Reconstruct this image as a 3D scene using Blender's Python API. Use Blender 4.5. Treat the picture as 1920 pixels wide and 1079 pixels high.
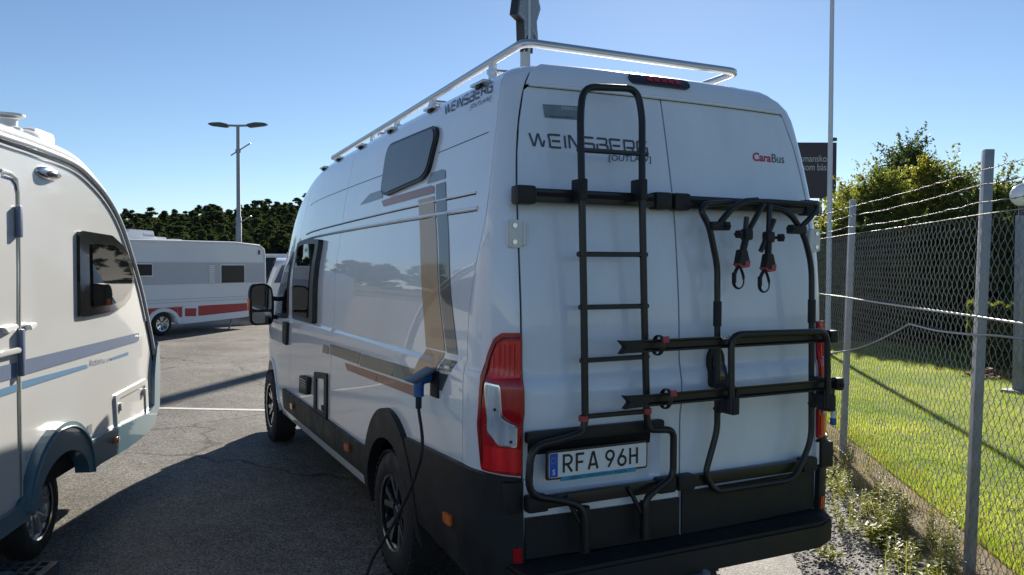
import bpy, bmesh, math, random
import numpy as np
from math import sin, cos, pi, radians, sqrt, atan2
from mathutils import Vector, Matrix
from mathutils.geometry import delaunay_2d_cdt

for o in list(bpy.data.objects): bpy.data.objects.remove(o)
SC = bpy.context.scene
COL = SC.collection

# ------------------------------------------------------------ camera, sky, sun, exposure
_c, _r, _u, _a = [Vector(v) for v in [[-2.44753, -3.047954, 1.797748], [0.896277, -0.44349, 0.002286], [0.00969, 0.024736, 0.999647], [0.44339, 0.895938, -0.026467]]]
cam = bpy.data.objects.new('camera', bpy.data.cameras.new('camera')); COL.objects.link(cam)
cam.matrix_world = Matrix(((_r.x, _u.x, -_a.x, _c.x), (_r.y, _u.y, -_a.y, _c.y), (_r.z, _u.z, -_a.z, _c.z), (0, 0, 0, 1)))
cam.data.sensor_width = 36; cam.data.lens = 28.3849; cam.data.clip_end = 3000; cam.data.clip_start = .05
SC.camera = cam
SUN_AZ, SUN_EL = 37.8, 23.8
w = bpy.data.worlds.new('World'); SC.world = w; w.use_nodes = True
nt = w.node_tree; nt.nodes.clear()
sky = nt.nodes.new('ShaderNodeTexSky'); sky.sky_type = 'NISHITA'; sky.sun_disc = False
sky.sun_elevation = radians(SUN_EL); sky.sun_rotation = radians(SUN_AZ)
sky.altitude = 0; sky.air_density = .85; sky.dust_density = .05; sky.ozone_density = 3.2
bg = nt.nodes.new('ShaderNodeBackground'); bg.inputs[1].default_value = .055
ow = nt.nodes.new('ShaderNodeOutputWorld')
nt.links.new(sky.outputs[0], bg.inputs[0]); nt.links.new(bg.outputs[0], ow.inputs[0])
sl = bpy.data.lights.new('sun', 'SUN'); sl.energy = 5.0; sl.angle = radians(.53); sl.color = (1, .93, .82)
so = bpy.data.objects.new('sun', sl); COL.objects.link(so)
sd = Vector((sin(radians(SUN_AZ)) * cos(radians(SUN_EL)), cos(radians(SUN_AZ)) * cos(radians(SUN_EL)), sin(radians(SUN_EL))))
so.rotation_euler = sd.to_track_quat('Z', 'Y').to_euler(); so.location = (10, 10, 30)
SC.view_settings.view_transform = 'Standard'; SC.view_settings.look = 'None'
SC.view_settings.gamma = 1; SC.view_settings.use_curve_mapping = False
SC.view_settings.exposure = 1.1
SC.render.engine = 'CYCLES'
SC.cycles.max_bounces = 6; SC.cycles.transparent_max_bounces = 8

# ------------------------------------------------------------ materials
def mat(name, col, rough=.5, metal=0, coat=0, noise=0, nscale=8, bump=0, bscale=60, spec=None, trans=0, alpha=1, emit=None, coat_rough=.03, stretch=None, ior=None):
    m = bpy.data.materials.new(name); m.use_nodes = True
    t = m.node_tree; b = t.nodes['Principled BSDF']
    b.inputs['Base Color'].default_value = (*col, 1)
    b.inputs['Roughness'].default_value = rough; b.inputs['Metallic'].default_value = metal
    b.inputs['Coat Weight'].default_value = coat; b.inputs['Coat Roughness'].default_value = coat_rough
    if spec is not None: b.inputs['Specular IOR Level'].default_value = spec
    if ior: b.inputs['IOR'].default_value = ior
    if trans: b.inputs['Transmission Weight'].default_value = trans
    if emit: b.inputs['Emission Color'].default_value = (*emit[0], 1); b.inputs['Emission Strength'].default_value = emit[1]
    tc = t.nodes.new('ShaderNodeTexCoord')
    src = tc.outputs['Object']
    if stretch:
        mp = t.nodes.new('ShaderNodeMapping'); mp.inputs['Scale'].default_value = stretch
        t.links.new(src, mp.inputs[0]); src = mp.outputs[0]
    if noise:
        n = t.nodes.new('ShaderNodeTexNoise'); n.inputs['Scale'].default_value = nscale; n.inputs['Detail'].default_value = 5
        n.inputs['Roughness'].default_value = .65
        t.links.new(src, n.inputs['Vector'])
        mr = t.nodes.new('ShaderNodeMapRange'); mr.inputs['From Min'].default_value = .25; mr.inputs['From Max'].default_value = .75
        mr.inputs['To Min'].default_value = 1 - noise; mr.inputs['To Max'].default_value = 1 + noise
        t.links.new(n.outputs['Fac'], mr.inputs[0])
        vm = t.nodes.new('ShaderNodeVectorMath'); vm.operation = 'SCALE'; vm.inputs[0].default_value = col
        t.links.new(mr.outputs[0], vm.inputs['Scale']); t.links.new(vm.outputs[0], b.inputs['Base Color'])
        mr2 = t.nodes.new('ShaderNodeMapRange'); mr2.inputs['From Min'].default_value = .3; mr2.inputs['From Max'].default_value = .7
        mr2.inputs['To Min'].default_value = max(0, rough * (1 - noise)); mr2.inputs['To Max'].default_value = min(1, rough * (1 + noise))
        t.links.new(n.outputs['Fac'], mr2.inputs[0]); t.links.new(mr2.outputs[0], b.inputs['Roughness'])
    if bump:
        n2 = t.nodes.new('ShaderNodeTexNoise'); n2.inputs['Scale'].default_value = bscale; n2.inputs['Detail'].default_value = 3
        t.links.new(src, n2.inputs['Vector'])
        bp = t.nodes.new('ShaderNodeBump'); bp.inputs['Strength'].default_value = bump; bp.inputs['Distance'].default_value = .01
        t.links.new(n2.outputs['Fac'], bp.inputs['Height']); t.links.new(bp.outputs[0], b.inputs['Normal'])
    return m

def leafmat(name, c1, c2, tr=.5, sc=1.2, spec=.25):
    m = bpy.data.materials.new(name); m.use_nodes = True; t = m.node_tree
    b = t.nodes['Principled BSDF']; b.inputs['Roughness'].default_value = .5; b.inputs['Specular IOR Level'].default_value = spec; b.inputs['Roughness'].default_value = .5 if spec > .1 else .9
    tc = t.nodes.new('ShaderNodeTexCoord'); n = t.nodes.new('ShaderNodeTexNoise'); n.inputs['Scale'].default_value = sc; n.inputs['Detail'].default_value = 8
    n.inputs['Roughness'].default_value = .75
    t.links.new(tc.outputs['Object'], n.inputs['Vector'])
    r = t.nodes.new('ShaderNodeValToRGB'); r.color_ramp.elements[0].color = (*c1, 1); r.color_ramp.elements[1].color = (*c2, 1)
    r.color_ramp.elements[0].position = .38; r.color_ramp.elements[1].position = .62
    t.links.new(n.outputs['Fac'], r.inputs[0]); t.links.new(r.outputs[0], b.inputs['Base Color'])
    tl = t.nodes.new('ShaderNodeBsdfTranslucent'); 
    sat = t.nodes.new('ShaderNodeMixRGB'); sat.blend_type = 'MULTIPLY'; sat.inputs[0].default_value = 1; sat.inputs[2].default_value = (2.2, 2.2, .9, 1)
    t.links.new(r.outputs[0], sat.inputs[1]); t.links.new(sat.outputs[0], tl.inputs[0])
    mx = t.nodes.new('ShaderNodeMixShader'); mx.inputs[0].default_value = tr
    t.links.new(b.outputs[0], mx.inputs[1]); t.links.new(tl.outputs[0], mx.inputs[2])
    t.links.new(mx.outputs[0], t.nodes['Material Output'].inputs[0])
    return m

M = {}
M['paint'] = mat('van_white_paint', (.76, .80, .86), .30, coat=1, noise=.04, nscale=2.2, coat_rough=.012, stretch=(1, 1, .5))
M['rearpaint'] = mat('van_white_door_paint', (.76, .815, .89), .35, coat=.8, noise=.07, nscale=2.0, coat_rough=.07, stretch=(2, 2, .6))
M['plastic'] = mat('black_textured_plastic', (.014, .0145, .016), .55, bump=.15, bscale=600, noise=.3, nscale=5, spec=.4)
M['blackmetal'] = mat('black_powder_coat', (.012, .012, .013), .36, noise=.15, nscale=10, bump=.05, bscale=500)
M['core'] = mat('dark_seal_rubber', (.008, .008, .008), .9)
M['rubber'] = mat('tyre_rubber', (.018, .018, .019), .75, noise=.3, nscale=14, bump=.1, bscale=200)
M['glass'] = mat('dark_tinted_glass', (.005, .006, .007), .02, spec=.55)
M['gloss'] = mat('gloss_black_frame', (.01, .01, .011), .12, coat=.6)
M['kglass'] = mat('matt_dark_window', (.015, .014, .013), .35)
M['frame'] = mat('satin_black_window_frame', (.01, .01, .011), .42)
M['tailframe'] = mat('dark_red_lamp_body', (.10, .004, .006), .25, coat=.5)
M['blind'] = mat('window_with_closed_blind', (.085, .095, .115), .35, coat=.25, coat_rough=.1, noise=.05, nscale=3)
M['alu'] = mat('anodised_aluminium', (.62, .63, .64), .32, metal=.85, noise=.05, nscale=6)
M['chrome'] = mat('polished_metal', (.75, .76, .78), .14, metal=1)
M['rimblack'] = mat('gloss_black_rim', (.012, .012, .013), .15, coat=.8)
M['rimsilver'] = mat('silver_alloy', (.55, .56, .58), .3, metal=.8)
M['gold'] = mat('bronze_foil_decal', (.46, .30, .17), .34, metal=.15, coat=.3, noise=.06, nscale=5)
M['darkfoil'] = mat('graphite_foil_decal', (.085, .085, .08), .3, metal=.2, coat=.6, noise=.06, nscale=5)
M['greyfoil'] = mat('grey_foil_decal', (.20, .23, .27), .38, metal=.1, coat=.4)
M['brownfoil'] = mat('copper_brown_foil_decal', (.30, .11, .065), .34, metal=.1, coat=.3)
M['letter'] = mat('dark_grey_letter_foil', (.07, .078, .09), .45)
M['redlens'] = mat('red_lamp_lens', (.46, .006, .012), .2, coat=.35, noise=.3, nscale=16, bump=.3, bscale=70, stretch=(1, 1, .08))
M['redlens2'] = mat('bright_red_lamp_lens', (.80, .012, .018), .2, coat=.35, noise=.35, nscale=22, bump=.35, bscale=90, stretch=(1, 1, .1))
M['clearlens'] = mat('clear_lamp_lens', (.52, .56, .62), .25, metal=.2, coat=.7, noise=.3, nscale=26, bump=.3, bscale=120, stretch=(1, 1, .08))
M['orange'] = mat('orange_marker_lens', (.75, .16, .02), .2, coat=1, noise=.15, nscale=60)
M['platewhite'] = mat('number_plate_white', (.78, .80, .80), .35)
M['plateblue'] = mat('number_plate_blue', (.01, .09, .52), .35)
M['platebk'] = mat('plate_black', (.012, .013, .015), .4)
M['teal'] = mat('dealer_strip_teal', (.04, .30, .45), .35, noise=.3, nscale=14)
M['tealpale'] = mat('dealer_strip_pale_blue', (.50, .68, .78), .35, noise=.1, nscale=14)
M['redtxt'] = mat('red_lettering', (.55, .03, .03), .4)
M['redstrap'] = mat('faded_red_plastic', (.42, .05, .07), .45)
M['blueplug'] = mat('blue_plug_plastic', (.015, .10, .33), .4, noise=.1, nscale=30)
M['greylid'] = mat('dark_grey_blue_lid', (.06, .075, .10), .4)
M['white'] = mat('white_plastic', (.74, .74, .72), .4, noise=.03, nscale=10)
M['caravan'] = mat('caravan_white_panel', (.545, .55, .535), .28, coat=.55, coat_rough=.05, noise=.03, nscale=1.2)
M['caravan_door'] = mat('caravan_door_panel', (.545, .55, .535), .3, coat=.5, coat_rough=.06, noise=.03, nscale=1.2)
M['skirt'] = mat('caravan_blue_skirt', (.065, .145, .19), .35, coat=.6, noise=.06, nscale=4)
M['stripe1'] = mat('slate_blue_decal', (.13, .17, .26), .35, coat=.3)
M['stripe2'] = mat('steel_blue_decal', (.12, .24, .38), .35, coat=.3)
M['kwhite'] = mat('second_caravan_white', (.80, .81, .83), .35, coat=.4, noise=.03, nscale=1)
M['kgrey'] = mat('second_caravan_grey_panel', (.52, .53, .56), .4, coat=.3, noise=.04, nscale=1)
M['kred'] = mat('second_caravan_red_band', (.42, .018, .03), .35, coat=.4)
M['galv'] = mat('galvanised_steel', (.26, .28, .30), .45, metal=.45, noise=.25, nscale=9, bump=.05, bscale=120)
M['wire'] = mat('galvanised_wire', (.20, .215, .22), .5, metal=.3)
M['barb'] = mat('weathered_barbed_wire', (.13, .13, .125), .6, metal=.2, noise=.2, nscale=12)
M['polewhite'] = mat('white_painted_pole', (.62, .66, .70), .4, noise=.04, nscale=3)
M['polegrey'] = mat('grey_galvanised_pole', (.27, .29, .31), .5, metal=.35, noise=.1, nscale=3)
M['lamphead'] = mat('dark_grey_lamp_head', (.06, .065, .07), .5)
M['board'] = mat('plum_brown_board', (.052, .036, .046), .5, noise=.08, nscale=1)
M['boardtxt'] = mat('pale_board_lettering', (.55, .55, .55), .5)
M['signback'] = mat('dark_sign_casing', (.045, .05, .06), .5, noise=.15, nscale=2)
M['signside'] = mat('grey_sign_return', (.13, .14, .165), .5, noise=.1, nscale=2)
M['bark'] = mat('bark', (.09, .065, .045), .9, noise=.4, nscale=10, bump=.6, bscale=25)
M['leafA'] = leafmat('olive_leaf', (.06, .08, .026), (.15, .165, .055), .45)
M['leafB'] = leafmat('dark_green_leaf', (.03, .05, .02), (.075, .10, .035), .35)
M['leafC'] = leafmat('yellow_green_leaf', (.085, .10, .026), (.21, .20, .06), .48)
M['pine'] = leafmat('hazed_pine_needles', (.030, .048, .036), (.075, .090, .052), .2, .25, .03)  # needle green shifted towards blue: haze of distance put into the colour
M['autumn'] = leafmat('far_broadleaf', (.028, .040, .014), (.075, .078, .026), .25, .3, .03)
M['grass'] = leafmat('grass_blade', (.085, .145, .016), (.24, .265, .06), .6, .45)
M['dry'] = leafmat('dry_grass', (.16, .13, .07), (.30, .24, .14), .3, 3)
M['weed'] = leafmat('weed_leaf', (.10, .115, .04), (.25, .25, .11), .5, 5)
M['weedred'] = leafmat('reddening_leaf', (.25, .05, .02), (.42, .13, .04), .4, 5)
M['flower'] = mat('pale_flower', (.62, .58, .72), .6)
M['globe'] = mat('milky_globe', (.82, .84, .86), .15, coat=.5)
M['redmulch'] = mat('red_brown_mulch', (.22, .09, .05), .9, noise=.4, nscale=8)
M['stone'] = mat('gravel_stone', (.20, .19, .18), .85, noise=.45, nscale=3)
M['grate'] = mat('black_step_plastic', (.05, .055, .065), .45, noise=.1, nscale=8)
M['tread'] = mat('grey_tread_strip', (.10, .12, .15), .5)

# ------------------------------------------------------------ object helpers
WORLD = set()      # empties whose parts are given in world coordinates
def link(o, parent=None, label=None, cat=None, group=None, kind=None):
    COL.objects.link(o)
    if parent is not None:
        o.parent = parent
        if parent.name in WORLD: o.matrix_parent_inverse = parent.matrix_basis.inverted()
    if label: o['label'] = label
    if cat: o['category'] = cat
    if group: o['group'] = group
    if kind: o['kind'] = kind
    return o
def empty(name, loc=(0, 0, 0), rz=0, label=None, cat=None, group=None):
    o = bpy.data.objects.new(name, None); o.location = loc; o.rotation_euler = (0, 0, rz); o.empty_display_size = .2
    return link(o, None, label, cat, group)
def mesh_obj(name, verts, faces, m, parent=None, smooth=False, **k):
    me = bpy.data.meshes.new(name); me.from_pydata([tuple(v) for v in verts], [], faces)
    if isinstance(m, (list, tuple)):
        for q in m: me.materials.append(q)
    else: me.materials.append(m)
    if smooth: me.polygons.foreach_set('use_smooth', [True] * len(me.polygons))
    me.update()
    return link(bpy.data.objects.new(name, me), parent, **k)
def bm_obj(name, bm, m, parent=None, smooth=None, **k):
    me = bpy.data.meshes.new(name); bmesh.ops.recalc_face_normals(bm, faces=bm.faces)
    if smooth is not None:
        for f in bm.faces: f.smooth = True
        for e in bm.edges:
            if len(e.link_faces) == 2 and e.calc_face_angle(0) > smooth: e.smooth = False
    bm.to_mesh(me); bm.free()
    if isinstance(m, (list, tuple)):
        for q in m: me.materials.append(q)
    else: me.materials.append(m)
    return link(bpy.data.objects.new(name, me), parent, **k)
def add_box(bm, c, s, rz=0, bev=0, R=None, mi=0):
    r = bmesh.ops.create_cube(bm, size=1); vs = r['verts']
    Mx = Matrix.Translation(c) @ (R.to_4x4() if R is not None else Matrix.Rotation(rz, 4, 'Z')) @ Matrix.Diagonal((*s, 1))
    bmesh.ops.transform(bm, matrix=Mx, verts=vs)
    fs = set(f for v in vs for f in v.link_faces)
    if bev:
        es = list(set(e for v in vs for e in v.link_edges))
        rr = bmesh.ops.bevel(bm, geom=es, offset=bev, segments=2, affect='EDGES', profile=.6)
        fs = set(rr['faces']) | set(f for f in fs if f.is_valid)
    for f in fs: f.material_index = mi
    return vs
def box(name, c, s, m, parent=None, rz=0, bev=.003, R=None, **k):
    bm = bmesh.new(); add_box(bm, c, s, rz, bev, R); return bm_obj(name, bm, m, parent, .6, **k)
def fillet(pts, r, n=5, closed=False):
    P = [Vector(q) for q in pts]; out = []; N = len(P)
    for i in range(N):
        if not closed and i in (0, N - 1): out.append(P[i]); continue
        a, b, c = P[i - 1], P[i], P[(i + 1) % N]
        d1 = (a - b); d2 = (c - b); rr = min(r, d1.length * .48, d2.length * .48)
        if rr < 1e-4 or d1.length < 1e-6 or d2.length < 1e-6: out.append(b); continue
        s, e = b + d1.normalized() * rr, b + d2.normalized() * rr
        for j in range(n + 1):
            t = j / n; out.append(s * (1 - t) ** 2 + b * 2 * t * (1 - t) + e * t * t)
    return out
def add_tube(bm, pts, r, seg=8, closed=False, cap=True, sx=1, sy=1, up=None):
    P = [Vector(q) for q in pts]; rings = []; N = len(P); nrm = None
    for i in range(N):
        if closed: t = (P[(i + 1) % N] - P[i - 1]).normalized()
        else: t = (P[min(i + 1, N - 1)] - P[max(i - 1, 0)]).normalized()
        if nrm is None:
            u = Vector(up) if up else (Vector((0, 0, 1)) if abs(t.z) < .9 else Vector((1, 0, 0)))
            nrm = (u - t * u.dot(t)).normalized()
        else: nrm = (nrm - t * nrm.dot(t)).normalized()
        b = t.cross(nrm); ri = r[i] if hasattr(r, '__len__') else r
        rings.append([bm.verts.new(P[i] + nrm * ri * sx * cos(2 * pi * j / seg) + b * ri * sy * sin(2 * pi * j / seg)) for j in range(seg)])
    rng = range(N if closed else N - 1)
    for i in rng:
        A, B = rings[i], rings[(i + 1) % N]
        for j in range(seg):
            f = bm.faces.new((A[j], A[(j + 1) % seg], B[(j + 1) % seg], B[j])); f.smooth = True
    if cap and not closed: bm.faces.new(rings[0][::-1]); bm.faces.new(rings[-1])
def tube(name, pts, r, m, parent=None, seg=10, fil=0, smooth=.7, closed=False, sx=1, sy=1, up=None, **k):
    bm = bmesh.new(); add_tube(bm, fillet(pts, fil, closed=closed) if fil else pts, r, seg, closed, True, sx, sy, up); return bm_obj(name, bm, m, parent, smooth, **k)
def add_cyl(bm, a, b, r, seg=16, r2=None, mi=0):
    add_tube(bm, [a, b], [r, r if r2 is None else r2], seg)
def add_lathe(bm, prof, seg=32, Mx=None, mi=None):
    """profile of (radius, height) about local Z"""
    rings = []
    for (r, h) in prof:
        if r < 1e-6: rings.append([bm.verts.new((0, 0, h))])
        else: rings.append([bm.verts.new((r * cos(2 * pi * j / seg), r * sin(2 * pi * j / seg), h)) for j in range(seg)])
    for i in range(len(rings) - 1):
        A, B = rings[i], rings[i + 1]
        for j in range(seg):
            k = (j + 1) % seg
            if len(A) == 1 and len(B) == 1: continue
            if len(A) == 1: f = bm.faces.new((A[0], B[j], B[k]))
            elif len(B) == 1: f = bm.faces.new((A[j], A[k], B[0]))
            else: f = bm.faces.new((A[j], A[k], B[k], B[j]))
            if mi is not None: f.material_index = mi[i]
    if Mx is not None: bmesh.ops.transform(bm, matrix=Mx, verts=[v for R in rings for v in R])
def prism(name, poly, d0, d1, frame, m, parent=None, bev=0, smooth=.5, **k):
    """poly in 2D, frame = (origin, ax, ay, an) extruded d0..d1 along an"""
    O, X, Y, N = [Vector(q) for q in frame]; bm = bmesh.new()
    vs = [bm.verts.new(O + X * a + Y * b + N * d0) for a, b in poly]
    f = bm.faces.new(vs); r = bmesh.ops.extrude_face_region(bm, geom=[f])
    nv = [g for g in r['geom'] if isinstance(g, bmesh.types.BMVert)]
    bmesh.ops.translate(bm, vec=N * (d1 - d0), verts=nv)
    if bev: bmesh.ops.bevel(bm, geom=[e for e in bm.edges], offset=bev, segments=2, affect='EDGES')
    return bm_obj(name, bm, m, parent, smooth, **k)
def rrect(x0, y0, x1, y1, r, n=4):
    return [(p.x, p.y) for p in fillet([(x0, y0, 0), (x1, y0, 0), (x1, y1, 0), (x0, y1, 0)], r, n, True)]
def round_poly(pts, r, n=4):
    return [(p.x, p.y) for p in fillet([(a, b, 0) for a, b in pts], r, n, True)]
def text_mesh(s, size, spacing=1.0, shear=0, bold=0, wscale=1):
    cu = bpy.data.curves.new('lettering', 'FONT'); cu.body = s; cu.size = size; cu.space_character = spacing; cu.shear = shear; cu.offset = bold
    cu.resolution_u = 4
    o = bpy.data.objects.new('lettering', cu); COL.objects.link(o)
    me = bpy.data.meshes.new_from_object(o.evaluated_get(bpy.context.evaluated_depsgraph_get()))
    V = [(v.co.x * wscale, v.co.y) for v in me.vertices]; F = [tuple(q.vertices) for q in me.polygons]
    bpy.data.objects.remove(o); bpy.data.curves.remove(cu); bpy.data.meshes.remove(me)
    return V, F
def text_on(name, s, corners, m, parent, f3, **k):
    """text fitted in the quad corners=(bl,br,tl) given in 2D surface coordinates; f3 maps 2D to 3D"""
    V, F = text_mesh(s, 1.0, k.pop('spacing', 1), 0, k.pop('bold', 0))
    x0 = min(v[0] for v in V); x1 = max(v[0] for v in V); y0 = min(v[1] for v in V); y1 = max(v[1] for v in V)
    bl, br, tl = [Vector(c) for c in corners]
    vs = []
    for x, y in V:
        a = (x - x0) / (x1 - x0); b = (y - y0) / (y1 - y0); q = bl + (br - bl) * a + (tl - bl) * b
        vs.append(f3(q.x, q.y))
    return mesh_obj(name, vs, F, m, parent, **k)

def inpoly(p, poly):
    x, y = p; c = False; j = len(poly) - 1
    for i in range(len(poly)):
        xi, yi = poly[i]; xj, yj = poly[j]
        if (yi > y) != (yj > y) and x < (xj - xi) * (y - yi) / (yj - yi) + xi: c = not c
        j = i
    return c
def densify(poly, d):
    out = []
    for i in range(len(poly)):
        a = poly[i]; b = poly[(i + 1) % len(poly)]; L = math.hypot(b[0] - a[0], b[1] - a[1]); n = max(1, int(L / d + .5))
        for k in range(n): out.append((a[0] + (b[0] - a[0]) * k / n, a[1] + (b[1] - a[1]) * k / n))
    return out
def nrm_of(f, u, v, s):
    h = 1e-3
    a = Vector(f(u + h, v)) - Vector(f(u - h, v)); b = Vector(f(u, v + h)) - Vector(f(u, v - h))
    n = a.cross(b); s = SG.get(f.__name__, s)
    return n.normalized() * s if n.length > 1e-12 else Vector((0, 0, 1))
def panel(name, outline, f, sgn, m, parent, holes=(), gu=None, gv=None, du=.1, dv=.05, off=0, thick=.012, scale=1, **k):
    """sheet panel cut to outline, on the surface f(u,v)->(x,y,z), with analytic normals and folded edges"""
    loops = [densify(outline, min(du, dv))] + [densify(h, min(du, dv)) for h in holes]
    pts = []; edges = []
    for L in loops:
        b = len(pts); pts += L; edges += [(b + i, b + (i + 1) % len(L)) for i in range(len(L))]
    us = [q[0] for q in loops[0]]; vs = [q[1] for q in loops[0]]
    nb = len(pts); bp = np.array(pts)
    GU = gu if gu is not None else np.arange(min(us) + du * .5, max(us), du)
    GV = gv if gv is not None else np.arange(min(vs) + dv * .5, max(vs), dv)
    for u in GU:
        for v in GV:
            q = (float(u), float(v))
            if inpoly(q, loops[0]) and not any(inpoly(q, h) for h in loops[1:]):
                dd = np.min(((bp[:, 0] - q[0]) / du) ** 2 + ((bp[:, 1] - q[1]) / dv) ** 2)
                if dd > .09: pts.append(q)
    co, _, tris, ov, _, _ = delaunay_2d_cdt([Vector(q) for q in pts], edges, [], 0, 1e-5)
    keep = []
    for t in tris:
        if len(t) != 3: continue
        a, b, c = [co[i] for i in t]
        if abs((b - a).cross(c - a)) < 1e-9: continue
        g = (a + b + c) / 3
        if inpoly((g.x, g.y), loops[0]) and not any(inpoly((g.x, g.y), h) for h in loops[1:]): keep.append(t)
    P3 = []; N3 = []
    for q in co:
        n = nrm_of(f, q.x, q.y, sgn); P3.append(Vector(f(q.x, q.y)) + n * off); N3.append(n)
    V = list(P3); F = []; LN = []
    for t in keep:
        a, b, c = t
        fn = (P3[b] - P3[a]).cross(P3[c] - P3[a])
        if fn.dot(N3[a]) < 0: a, c = c, a
        F.append((a, b, c)); LN += [N3[a], N3[b], N3[c]]
    if thick:
        cnt = {}
        for a, b, c in F:
            for e in ((a, b), (b, c), (c, a)): cnt[e] = cnt.get(e, 0) + 1
        for (a, b) in [e for e in cnt if (e[1], e[0]) not in cnt]:
            i = len(V); V += [P3[a], P3[b], P3[b] - N3[b] * thick, P3[a] - N3[a] * thick]
            F.append((i + 1, i, i + 3, i + 2)); fn = (V[i] - V[i + 1]).cross(V[i + 2] - V[i + 1]).normalized()
            LN += [fn] * 4
    o = mesh_obj(name, V, F, m, parent, smooth=True, **k)
    o.data.normals_split_custom_set([tuple(n) for n in LN])
    return o

SG = {'PSL': -1, 'PSR': 1, 'PCL': 1, 'PCR': -1, 'PRE': 1}
#BODY
# ------------------------------------------------------------ van body surfaces (x right, y forward, z up; metres)
def _interp(T, x):
    if x <= T[0][0]: return T[0][1]
    if x >= T[-1][0]: return T[-1][1]
    n = len(T)
    for i in range(n - 1):
        if x <= T[i + 1][0]: break
    def sl(k): return (T[k + 1][1] - T[k][1]) / (T[k + 1][0] - T[k][0])
    def dv(k):
        if k == 0: return sl(0)
        if k == n - 1: return sl(n - 2)
        a, b = sl(k - 1), sl(k)
        if a * b <= 0: return 0.0
        h0 = T[k][0] - T[k - 1][0]; h1 = T[k + 1][0] - T[k][0]
        w1 = 2 * h1 + h0; w2 = h1 + 2 * h0
        return (w1 + w2) / (w1 / a + w2 / b)
    h = T[i + 1][0] - T[i][0]; t = (x - T[i][0]) / h
    return ((1 + 2 * t) * (1 - t) ** 2 * T[i][1] + t * (1 - t) ** 2 * h * dv(i) + t * t * (3 - 2 * t) * T[i + 1][1] + t * t * (t - 1) * h * dv(i + 1))
CX = .045
HW = [(.30, 1.0), (.40, 1.03), (.55, 1.05), (.8, 1.055), (1.0, 1.057), (1.20, 1.057), (1.305, 1.052), (1.335, 1.037), (1.40, 1.034), (1.60, 1.030), (1.80, 1.014), (1.95, .990), (2.09, .971),
      (2.28, .945), (2.476, .915), (2.60, .893), (2.70, .850), (2.80, .770), (2.95, .63), (3.10, .46)]
ZV = [(.30, .30), (2.55, 2.55), (2.62, 2.618), (2.70, 2.69), (2.80, 2.738), (2.95, 2.765), (3.10, 2.778)]
YR = [(.3, .10), (1.05, .102), (1.10, .099), (1.15, .086), (1.24, .089), (1.275, .092), (1.31, .108), (1.5, .112), (1.86, .138), (2.09, .165), (2.28, .2), (2.476, .24), (2.6, .268), (2.70, .292), (2.80, .33), (2.95, .41), (3.10, .52)]
ZT = [(0, 2.79), (1.0, 2.787), (3.3, 2.75), (3.9, 2.725), (4.25, 2.67), (4.55, 2.58), (4.8, 2.46), (5.0, 2.32), (5.2, 2.12), (5.45, 1.84), (5.7, 1.52), (5.85, 1.36), (6.1, 1.22), (6.3, 1.08), (6.42, .92)]
ZB = [(0, 1.25), (5.3, 1.25), (5.8, 1.16), (6.42, .80)]
FI = [(0, 0), (4.9, 0), (5.3, .012), (5.7, .04), (6.0, .10), (6.25, .21), (6.42, .40)]
YS = [(.3, .36), (1.45, .36), (1.85, .30), (2.1, .27), (2.6, .31), (2.8, .42), (3.10, .62)]
XE = [(.3, .868), (.9, .886), (1.9, .886), (2.13, .88), (2.37, .855), (2.6, .80), (2.7, .755), (2.8, .68), (2.95, .54), (3.10, .38)]
def zof(v, y):
    z0 = _interp(ZV, v); zb = _interp(ZB, y)
    if z0 > 1.25: return zb + (z0 - 1.25) * (_interp(ZT, y) - zb) / 1.54
    return z0 * zb / 1.25 if y > 5.3 else z0
def PSL(y, v): return (CX - _interp(HW, v) + _interp(FI, y), y, zof(v, y))
def PSR(y, v): return (CX + _interp(HW, v) - _interp(FI, y), y, zof(v, y))
def PRE(x, v):
    e = _interp(XE, v); t = min(1.0, abs(x - CX) / e)
    return (x, _interp(YR, v) - .035 * (1 - t * t), _interp(ZV, v))
def _corner(t, v):
    h = _interp(HW, v); ys = _interp(YS, v); yr = _interp(YR, v); xe = _interp(XE, v)
    k = .72
    p0 = (h, ys); p1 = (h, ys + (yr - ys) * k); p2 = (h + (xe - h) * (k - .1), yr + .0); p3 = (xe, yr)
    a, b, c, d = (1 - t) ** 3, 3 * t * (1 - t) ** 2, 3 * t * t * (1 - t), t ** 3
    return (a * p0[0] + b * p1[0] + c * p2[0] + d * p3[0], a * p0[1] + b * p1[1] + c * p2[1] + d * p3[1])
def PCL(t, v):
    q = _corner(t, v); return (CX - q[0], q[1], _interp(ZV, v))
def PCR(t, v):
    q = _corner(t, v); return (CX + q[0], q[1], _interp(ZV, v))
#ENDBODY
def ys_of(v): return _interp(YS, v)
def xe_of(v): return _interp(XE, v)

def ribbon(bm, pts, wd, f3, closed=False, lift=0):
    P = [Vector(q) for q in pts]; n = len(P); L = []; R = []
    for i in range(n):
        a = P[i - 1] if (i or closed) else None; c = P[(i + 1) % n] if (i < n - 1 or closed) else None
        d1 = (P[i] - a).normalized() if a is not None else None; d2 = (c - P[i]).normalized() if c is not None else None
        if d1 is None: nn = Vector((-d2.y, d2.x)); k = 1
        elif d2 is None: nn = Vector((-d1.y, d1.x)); k = 1
        else:
            n1 = Vector((-d1.y, d1.x)); n2 = Vector((-d2.y, d2.x)); nn = (n1 + n2)
            if nn.length < 1e-4: nn = n1
            nn.normalize(); k = 1 / max(.5, nn.dot(n1))
        L.append(P[i] + nn * wd / 2 * k); R.append(P[i] - nn * wd / 2 * k)
    vl = [bm.verts.new(f3(q.x, q.y, lift)) for q in L]; vr = [bm.verts.new(f3(q.x, q.y, lift)) for q in R]
    for i in range(n if closed else n - 1):
        j = (i + 1) % n; bm.faces.new((vl[i], vl[j], vr[j], vr[i]))
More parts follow.
